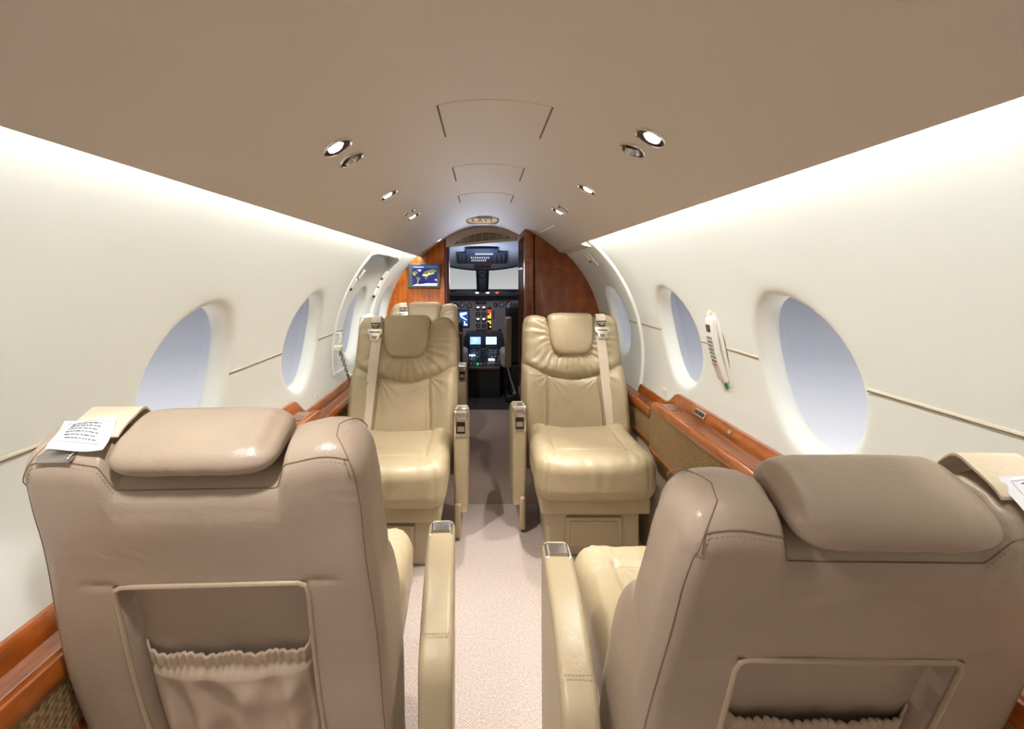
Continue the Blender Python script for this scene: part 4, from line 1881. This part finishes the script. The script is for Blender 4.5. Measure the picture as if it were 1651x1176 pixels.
def gauge(px, py, rpx, face='darkgrey', lit=None, Y=YP, parent=ip, needle=True):
    c = P(px, py, Y)
    r = rpx * Y / F
    mb = MB()
    t = inv @ Matrix.Translation(c) @ Matrix.Rotation(pi / 2, 4, 'X')
    mb.lathe([(r * 1.1, -.002), (r * 1.1, .006), (r * .95, .009), (r * .86, .004)], 24, 0, t)
    mb.lathe([(r * .88, .003), (.0004, .003)], 24, 1, t, cap1=True)
    if needle:
        mb.rbox((.0, r * .28, .0045), (r * .09, r * .45, .001), .0005, mi=2, M4=t @ Matrix.Rotation(px * 1.7, 4, 'Z'))
        mb.rbox((.0, r * .2, .0045), (r * .09, r * .4, .001), .0005, mi=2, M4=t @ Matrix.Rotation(px * 1.7 + 2.2, 4, 'Z'))
    g = mb.build('gauge', ['black', face, 'white'], parent)
    if lit:
        m2 = MB()
        m2.rbox((0, r * .55, .0065), (r * .62, r * .26, .002), .001, M4=t)
        m2.build('lit_bar', lit, g)
    return g


for (x, y, r, f) in ((735, 492.5, 3.6, 'darkgrey'), (745, 492, 4.0, 'bluegrey'), (756.5, 493, 4.0, 'pilottan'), (799, 492, 3.2, 'darkgrey'), (809, 491.5, 4.0, 'bluegrey'), (820.5, 491, 4.0, 'darkgrey')):
    gauge(x, y, r, f)
for (x0, lits) in ((770.8, (1, 0, 1, 0)), (780.0, (1, 0, 1, 0))):
    for k in range(4):
        gauge(x0, 497.5 + 9.3 * k, 3.3, 'darkgrey', 'e_white' if lits[k] else None)
for k in range(4):
    gauge(769.5 + 4.4 * k, 533, 1.9, 'darkgrey', None, needle=False)
pq(766, 486.5, 784.5, 491, YP, 'placard', 'black', ip, inv, .004)
an = pq(785.6, 495, 792.2, 532, YP, 'warning_strip', 'black', ip, inv, .006)
for k in range(10):
    for c in range(2):
        if (k, c) in ((2, 0), (5, 0), (5, 1), (7, 0), (8, 1)):
            continue
        mt = 'e_red' if k < 2 else 'e_amber'
        if k >= 8 and c == 0:
            continue
        pq(786.2 + 3.1 * c, 500 + 2.9 * k, 788.6 + 3.1 * c, 502 + 2.9 * k, YP - .007, 'warning_light', mt, an, inv, .002, .0008)
for k in range(4):
    pq(794.5, 501 + 3.6 * k, 797, 503.4 + 3.6 * k, YP, 'small_dial', 'black', ip, inv, .006, .001)
for k in range(3):
    pq(804, 531 + 4 * k, 808.5, 533.4 + 4 * k, YP, 'small_dial', 'black', ip, inv, .006, .001)
# flight display on the left
fd = pq(738.5, 499.5, 757, 528.5, YP, 'flight_display', 'black', ip, inv, .008)
pq(740, 502, 755, 526.5, YP - .007, 'screen', 's_navy', fd, inv, .002, .001)
mb = MB()
for poly in ([(741, 505), (752, 503.5), (753, 506.5), (749, 508), (744, 509.5), (742, 508)], [(742, 507), (745, 510), (753, 515.5), (752.5, 517), (744, 512.5), (741.5, 509.5)], [(748, 517), (750, 519), (750.5, 523), (748.5, 523)], [(748, 522.5), (753.5, 522.5), (753.5, 525), (748, 525)]):
    mb.add([inv @ P(a, b, YP - .0105) for a, b in poly], [tuple(range(len(poly)))])
mb.build('map_image', 's_pale', fd, smooth=False)

# centre pedestal with two displays
YD = 5.20
pd = empty('centre_pedestal', (0, YD, 0), 0, 'black cockpit centre pedestal with two lit blue displays and rows of knobs', 'pedestal')
inv = Matrix.Translation((0, -YD, 0))
mb = MB()
pA, pB = P(751, 537, YD), P(809, 537, YD)
pC, pD_ = P(751, 572, YD), P(811, 572, YD)
mb.loft([[inv @ v for v in (pA, pB, pB + Vector((0, .2, 0)), pA + Vector((0, .2, 0)))], [inv @ v for v in (pC, pD_, pD_ + Vector((0, .28, 0)), pC + Vector((0, .28, 0)))]], 0, True, True, True)
mb.build('upper_body', 'darkgrey', pd)
for (a, b, mt) in ((758, 775, 's_blue'), (783.5, 800.5, 's_pale')):
    dsp = pq(a - 4.5, 538.5, b + 4.5, 558, YD - .012, 'display_unit', 'navy', pd, inv, .008)
    pq(a, 543.5, b, 555.5, YD - .021, 'screen', mt, dsp, inv, .002, .001)
    mb = MB()
    rnd = random.Random(int(a))
    for k in range(7):
        y = 545 + 1.4 * k
        x = a + 2 + rnd.random() * 4
        x2 = x + 3 + rnd.random() * 7
        mb.add([inv @ P(q, w_, YD - .0245) for q, w_ in ((x, y), (min(x2, b - 1), y), (min(x2, b - 1), y + .5), (x, y + .5))], [(0, 1, 2, 3)])
    mb.build('screen_lines', 's_navy' if mt == 's_pale' else 's_pale', dsp, smooth=False)
    for k in range(6):
        pq(a + 3 * k, 558.6, a + 1.8 + 3 * k, 560.2, YD - .012, 'key', 'btn', pd, inv, .008, .001)
# sloping quadrant with knobs and levers
q0, q1 = P(752, 564, 5.12), P(812, 564, 5.12)
q2, q3 = P(756, 594, 4.72), P(806, 594, 4.72)
mb = MB()
dn = Vector((0, 0, -1))
mb.add([inv @ v for v in (q0, q1, q3, q2)] + [inv @ Vector((v.x, v.y, 0)) for v in (q0, q1, q3, q2)], [(0, 1, 2, 3), (7, 6, 5, 4), (0, 4, 5, 1), (1, 5, 6, 2), (2, 6, 7, 3), (3, 7, 4, 0)])
mb.build('quadrant', 'black', pd)


def quad_pt(u, t):
    return (q0.lerp(q1, u)).lerp(q2.lerp(q3, u), t)


rnd = random.Random(11)
for r_ in range(5):
    for c_ in range(9):
        u, t = .08 + .105 * c_, .06 + .19 * r_
        if 3 <= c_ <= 5 and r_ in (1, 2, 3):
            continue
        p = inv @ quad_pt(u, t)
        mb = MB()
        mb.lathe([(.010, 0), (.009, .016), (.0005, .018)], 10, 0, Matrix.Translation(p), cap1=True)
        mt = rnd.choice(['steel', 'btn', 'darkgrey', 'darkgrey', 'bluegrey', 'steel'])
        if r_ == 4 and c_ == 2:
            mt = 'e_green'
        mb.build('knob', mt, pd)
for k in range(4):
    u = .40 + .06 * k
    p = inv @ quad_pt(u, .45)
    mb = MB()
    mb.tube([p, p + Vector((0, -.03, .07))], .006, 8)
    mb.rbox(p + Vector((0, -.035, .082)), (.011, .012, .014), .005)
    mb.build('lever', 'darkgrey', pd)
for (u, t) in ((.14, .40), (.70, .62)):
    p = inv @ quad_pt(u, t)
    mb = MB()
    mb.rbox(p + Vector((0, 0, .012)), (.030, .02, .008), .003)
    mb.build('lit_selector', 's_pale', pd)
mb = MB()
a_, b_ = P(757, 594, 4.71), P(806, 594, 4.71)
mb.rbox(inv @ ((a_ + b_) / 2), ((b_.x - a_.x) / 2, .02, .012), .004)
mb.build('rear_edge', 'pilotbrown', pd)


# pilot seats
def pilot_seat(x, Y, s, label):
    root = empty('pilot_chair', (x, Y, 0), 0, label, 'seat', 'pilot seats')
    mb = MB()
    mb.rbox((0, .20, .40), (.20, .20, .07), .05, (6, 6, 2), 4)
    mb.build('cushion', 'sheep', root)
    Mr = Matrix.Translation((0, 0, .36 if s < 0 else .22)) @ Matrix.Rotation(radians(8), 4, 'X')
    mb = MB()
    mb.rbox((0, -.02, .27), (.205, .055, .28), .045, (4, 2, 6), 4)
    bk = mb.build('backrest', 'black', root, Mr)
    mb = MB()
    mb.rbox((s * .175, -.03, .20), (.030, .066, .24), .02, (2, 2, 6), 4)
    mb.build('side_bolster', 'pilottan' if s < 0 else 'pilotbrown', bk)
    mb = MB()
    mb.tube([(s * .190, -.03, .40)] + [Vector((s * (.190 - .06 * (1 - cos(pi / 2 * k / 6))), -.03, .50 + .07 * sin(pi / 2 * k / 6))) for k in range(7)] + [(-s * .10, -.03, .57)], .007, 8)
    mb.build('top_rail', 'chrome', bk)
    # sheepskin wrap around the lower sides
    mb = MB()
    mb.rbox((s * .205, .10, .385), (.040, .12, .085), .038, (3, 4, 3), 4)
    mb.build('side_pad', 'sheep', root)
    mb = MB()
    mb.rbox((0, .12, .20), (.16, .16, .14), .02)
    mb.rbox((0, .12, .03), (.20, .20, .03), .01)
    mb.build('pedestal', 'black', root)
    mb = MB()
    mb.tube([(s * .19, -.04, .36), (s * .16, -.09, .22), (s * .12, -.10, .10)], .012, 8)
    mb.rbox((s * .12, -.10, .085), (.018, .018, .016), .006)
    mb.build('lever', 'steel', root)
    return root


pilot_seat(.412, 4.62, -1, 'dark right pilot seat with tan bolster and metal top rail')
pilot_seat(-.385, 4.62, 1, 'brown left pilot seat mostly hidden behind the farthest cabin seat')

# ------------------------------------------------------------------ world and lamps
w = bpy.data.worlds.new('World')
sc.world = w
w.use_nodes = True
nt = w.node_tree
nt.nodes.clear()
out = N(nt, 'ShaderNodeOutputWorld')
bg = N(nt, 'ShaderNodeBackground')
tc = N(nt, 'ShaderNodeTexCoord')
sep = N(nt, 'ShaderNodeSeparateXYZ')
nt.links.new(tc.outputs['Generated'], sep.inputs[0])
mr = N(nt, 'ShaderNodeMapRange')
mr.inputs['From Min'].default_value = -.29
mr.inputs['From Max'].default_value = .06
nt.links.new(sep.outputs['Z'], mr.inputs['Value'])
rp = N(nt, 'ShaderNodeValToRGB')
el = rp.color_ramp.elements
el[0].position, el[0].color = .0, (1.1, 1.1, 1.13, 1)
el[1].position, el[1].color = 1.0, (.18, .187, .215, 1)
k = el.new(.12)
k.color = (.85, .85, .89, 1)
k = el.new(.45)
k.color = (.43, .44, .49, 1)
k = el.new(.80)
k.color = (.205, .212, .245, 1)
nt.links.new(mr.outputs[0], rp.inputs['Fac'])
# hazier and lighter towards the nose
mr2 = N(nt, 'ShaderNodeMapRange')
mr2.inputs['From Min'].default_value = .95
mr2.inputs['From Max'].default_value = .99
nt.links.new(sep.outputs['Y'], mr2.inputs['Value'])
mr3 = N(nt, 'ShaderNodeMapRange')
mr3.inputs['From Min'].default_value = -.03
mr3.inputs['From Max'].default_value = .06
nt.links.new(sep.outputs['Z'], mr3.inputs['Value'])
rp2 = N(nt, 'ShaderNodeValToRGB')
rp2.color_ramp.elements[0].color = (.58, .58, .58, 1)
rp2.color_ramp.elements[1].color = (.32, .33, .36, 1)
nt.links.new(mr3.outputs[0], rp2.inputs['Fac'])
mix = N(nt, 'ShaderNodeMix', data_type='RGBA')
nt.links.new(mr2.outputs[0], mix.inputs['Factor'])
nt.links.new(rp.outputs['Color'], mix.inputs['A'])
nt.links.new(rp2.outputs['Color'], mix.inputs['B'])
nt.links.new(mix.outputs['Result'], bg.inputs['Color'])
bg.inputs['Strength'].default_value = .62
nt.links.new(bg.outputs[0], out.inputs[0])


def lamp(name, typ, loc, energy, col, size=.1, aim=None, size_y=None, spread=None):
    d = bpy.data.lights.new(name, typ)
    d.energy = energy
    d.color = col
    if typ == 'AREA':
        d.size = size
        if size_y:
            d.shape = 'RECTANGLE'
            d.size_y = size_y
    else:
        d.shadow_soft_size = size
    o = bpy.data.objects.new(name, d)
    COL.objects.link(o)
    o.location = loc
    if aim is not None:
        dv = (Vector(aim) - Vector(loc)).normalized()
        o.matrix_world = frame(Vector(loc), (1, 0, 0), -dv)
    return o


# downlights of the rear cabin behind the camera
for yy in (-.9, -.2, .35):
    for sx in (-.33, .36):
        lamp('rear_spot', 'SPOT', (sx, yy, cz(sx) - .02), 15 if sx < 0 else .9, (1, .96, .93), .03, aim=(sx * .6, yy + .05, 0)).data.spot_size = radians(95)
# bluish fill lamp added to brighten the cockpit, standing for daylight spilling in
lamp('cockpit_fill', 'POINT', (0.0, 4.45, EYE + .02), 5.5, (.72, .80, 1.0), .12)

# ------------------------------------------------------------------ camera
cam = bpy.data.cameras.new('camera')
co = bpy.data.objects.new('camera', cam)
COL.objects.link(co)
cam.sensor_fit = 'HORIZONTAL'
cam.sensor_width = 36
cam.lens = 36 * F / 1651
cam.shift_x = (825.5 - CX) / 1651
cam.shift_y = -(588 - CY) / 1651
cam.clip_start = .02
co.location = (0, 0, EYE)
co.rotation_euler = (pi / 2, 0, 0)
sc.camera = co
sc.view_settings.view_transform = 'Standard'
sc.view_settings.look = 'None'
sc.view_settings.exposure = 0.70
sc.view_settings.use_curve_mapping = True
cmap = sc.view_settings.curve_mapping
cmap.use_clip = False
cmap.extend = 'HORIZONTAL'
cv = cmap.curves[3]
for (a, b) in ((.25, .252), (.5, .505), (.85, .79), (1.5, .915), (3.0, .975)):
    cv.points.new(a, b)
cv.points[len(cv.points) - 1].location = (6.0, 1.0)
for pt in cv.points:
    if abs(pt.location[0] - 1.0) < 1e-4:
        pt.location = (6.0, 1.0)
cmap.update()
sc.cycles.use_denoising = True
sc.cycles.max_bounces = 8
sc.cycles.use_adaptive_sampling = True
sc.cycles.adaptive_threshold = .02
sc.cycles.diffuse_bounces = 5
sc.cycles.sample_clamp_indirect = 6
